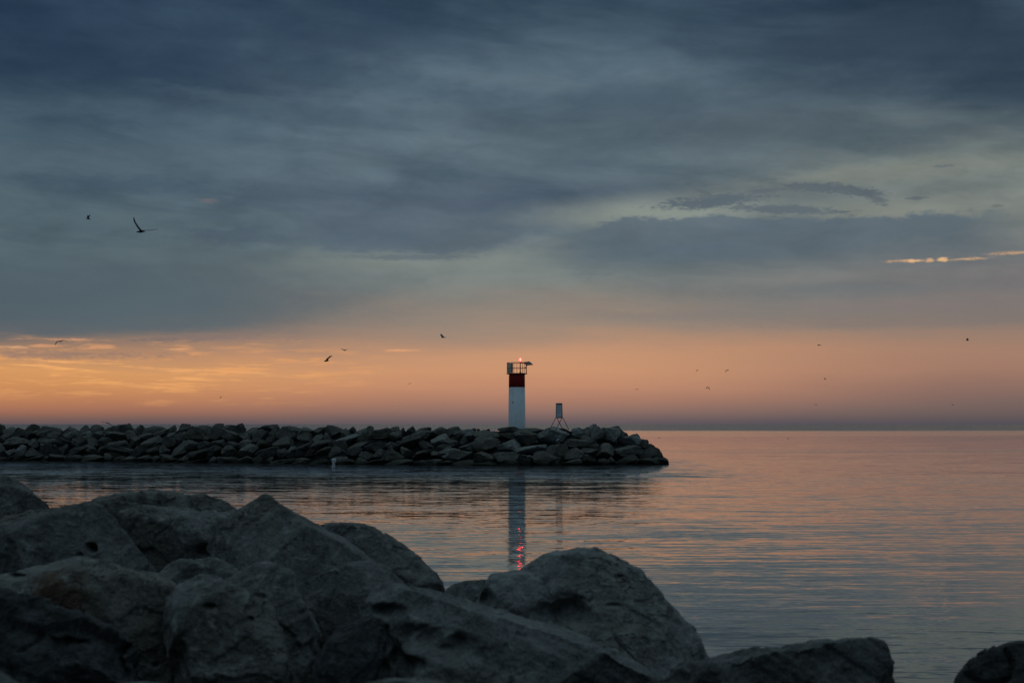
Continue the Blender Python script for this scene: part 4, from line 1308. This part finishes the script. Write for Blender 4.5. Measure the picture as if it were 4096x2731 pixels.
gull('faint flat gull low over the horizon at mid right', 700, (3261, 1617.8), (3267, 1617.6), 1.2,
     [[(3263, 1617.4, 1.6), (3261.4, 1617.6, 1.5), (3259, 1618.8, 0.8)], [(3265, 1617.4, 1.6), (3267.5, 1618, 1.4), (3269, 1619, 0.7)]], M_GULL_GREY)
gull('tiny flat gull low over the horizon at the far right', 600, (3808, 1618.4), (3813.5, 1618.2), 1.3,
     [[(3810, 1618, 2), (3808, 1617, 1.5), (3806, 1616, 0.8)], [(3811, 1618.2, 2), (3813, 1618.4, 1.4), (3815, 1618.4, 0.7)]], M_GULL_DARK)
gull('white gull flying in front of the large rock below the sign', 126, (2229.5, 1758.6), (2236, 1756), 1.9,
     [[(2231, 1757.8, 3.4), (2227.6, 1760.6, 3.6), (2225.6, 1765, 2)], [(2233, 1756.4, 3), (2236.5, 1757, 2.8), (2238.6, 1757.6, 1.4)]], M_GULL_WHITE)
gull('white gull flying low in front of the waterline rocks right of the lighthouse', 124, (2109, 1826), (2114, 1824.4), 1.7,
     [[(2112, 1825, 2.6), (2116, 1822.6, 1.2), (2119, 1821.4, 1)], [(2113, 1824.4, 2), (2119, 1821.4, 1), (2124, 1822.2, 0.6)]], M_GULL_WHITE)


def swimmer(label, px, py):
    d = EYE * F / (py + 1.6 - HY)
    k = d / F
    v, f = [], []
    rings = []
    for s, q, zc in ((-0.5, 0.06, 0.16), (-0.42, 0.2, 0.14), (-0.2, 0.5, 0.06), (0.1, 0.55, 0.05), (0.35, 0.36, 0.09), (0.55, 0.08, 0.16)):
        L = 7.5 * k
        rings.append([Vector((s * L, q * L * 0.22 * math.sin(2 * math.pi * i / 10), zc * L * 0.8 + q * L * 0.22 * math.cos(2 * math.pi * i / 10))) for i in range(10)])
    v, f = loft(rings)
    hd = [[Vector((-0.36 * 7.5 * k + q * math.cos(2 * math.pi * i / 8) * 0.06 * 7.5 * k - dx * 7.5 * k, q * 0.06 * 7.5 * k * math.sin(2 * math.pi * i / 8), z * 7.5 * k)) for i in range(8)]
          for dx, q, z in ((0, 1.0, 0.08), (0.03, 0.9, 0.18), (0.05, 1.0, 0.25), (0.05, 0.4, 0.30))]
    v2, f2 = loft(hd)
    n = len(v)
    me = mesh_np('swimming_gull', v + v2, f + [tuple(i + n for i in q) for q in f2])
    o = link('swimming_gull', me, M_GULL_DARK, None, (W(px, py, d).x, d, 0.0))
    tag(o, label, 'gull', 'gulls resting on the water')


swimmer('tiny dark bird floating on the water just right of the breakwater tip', 2637.5, 1749)
swimmer('tiny dark bird floating far out on the water at mid right', 3153.5, 1752.4)
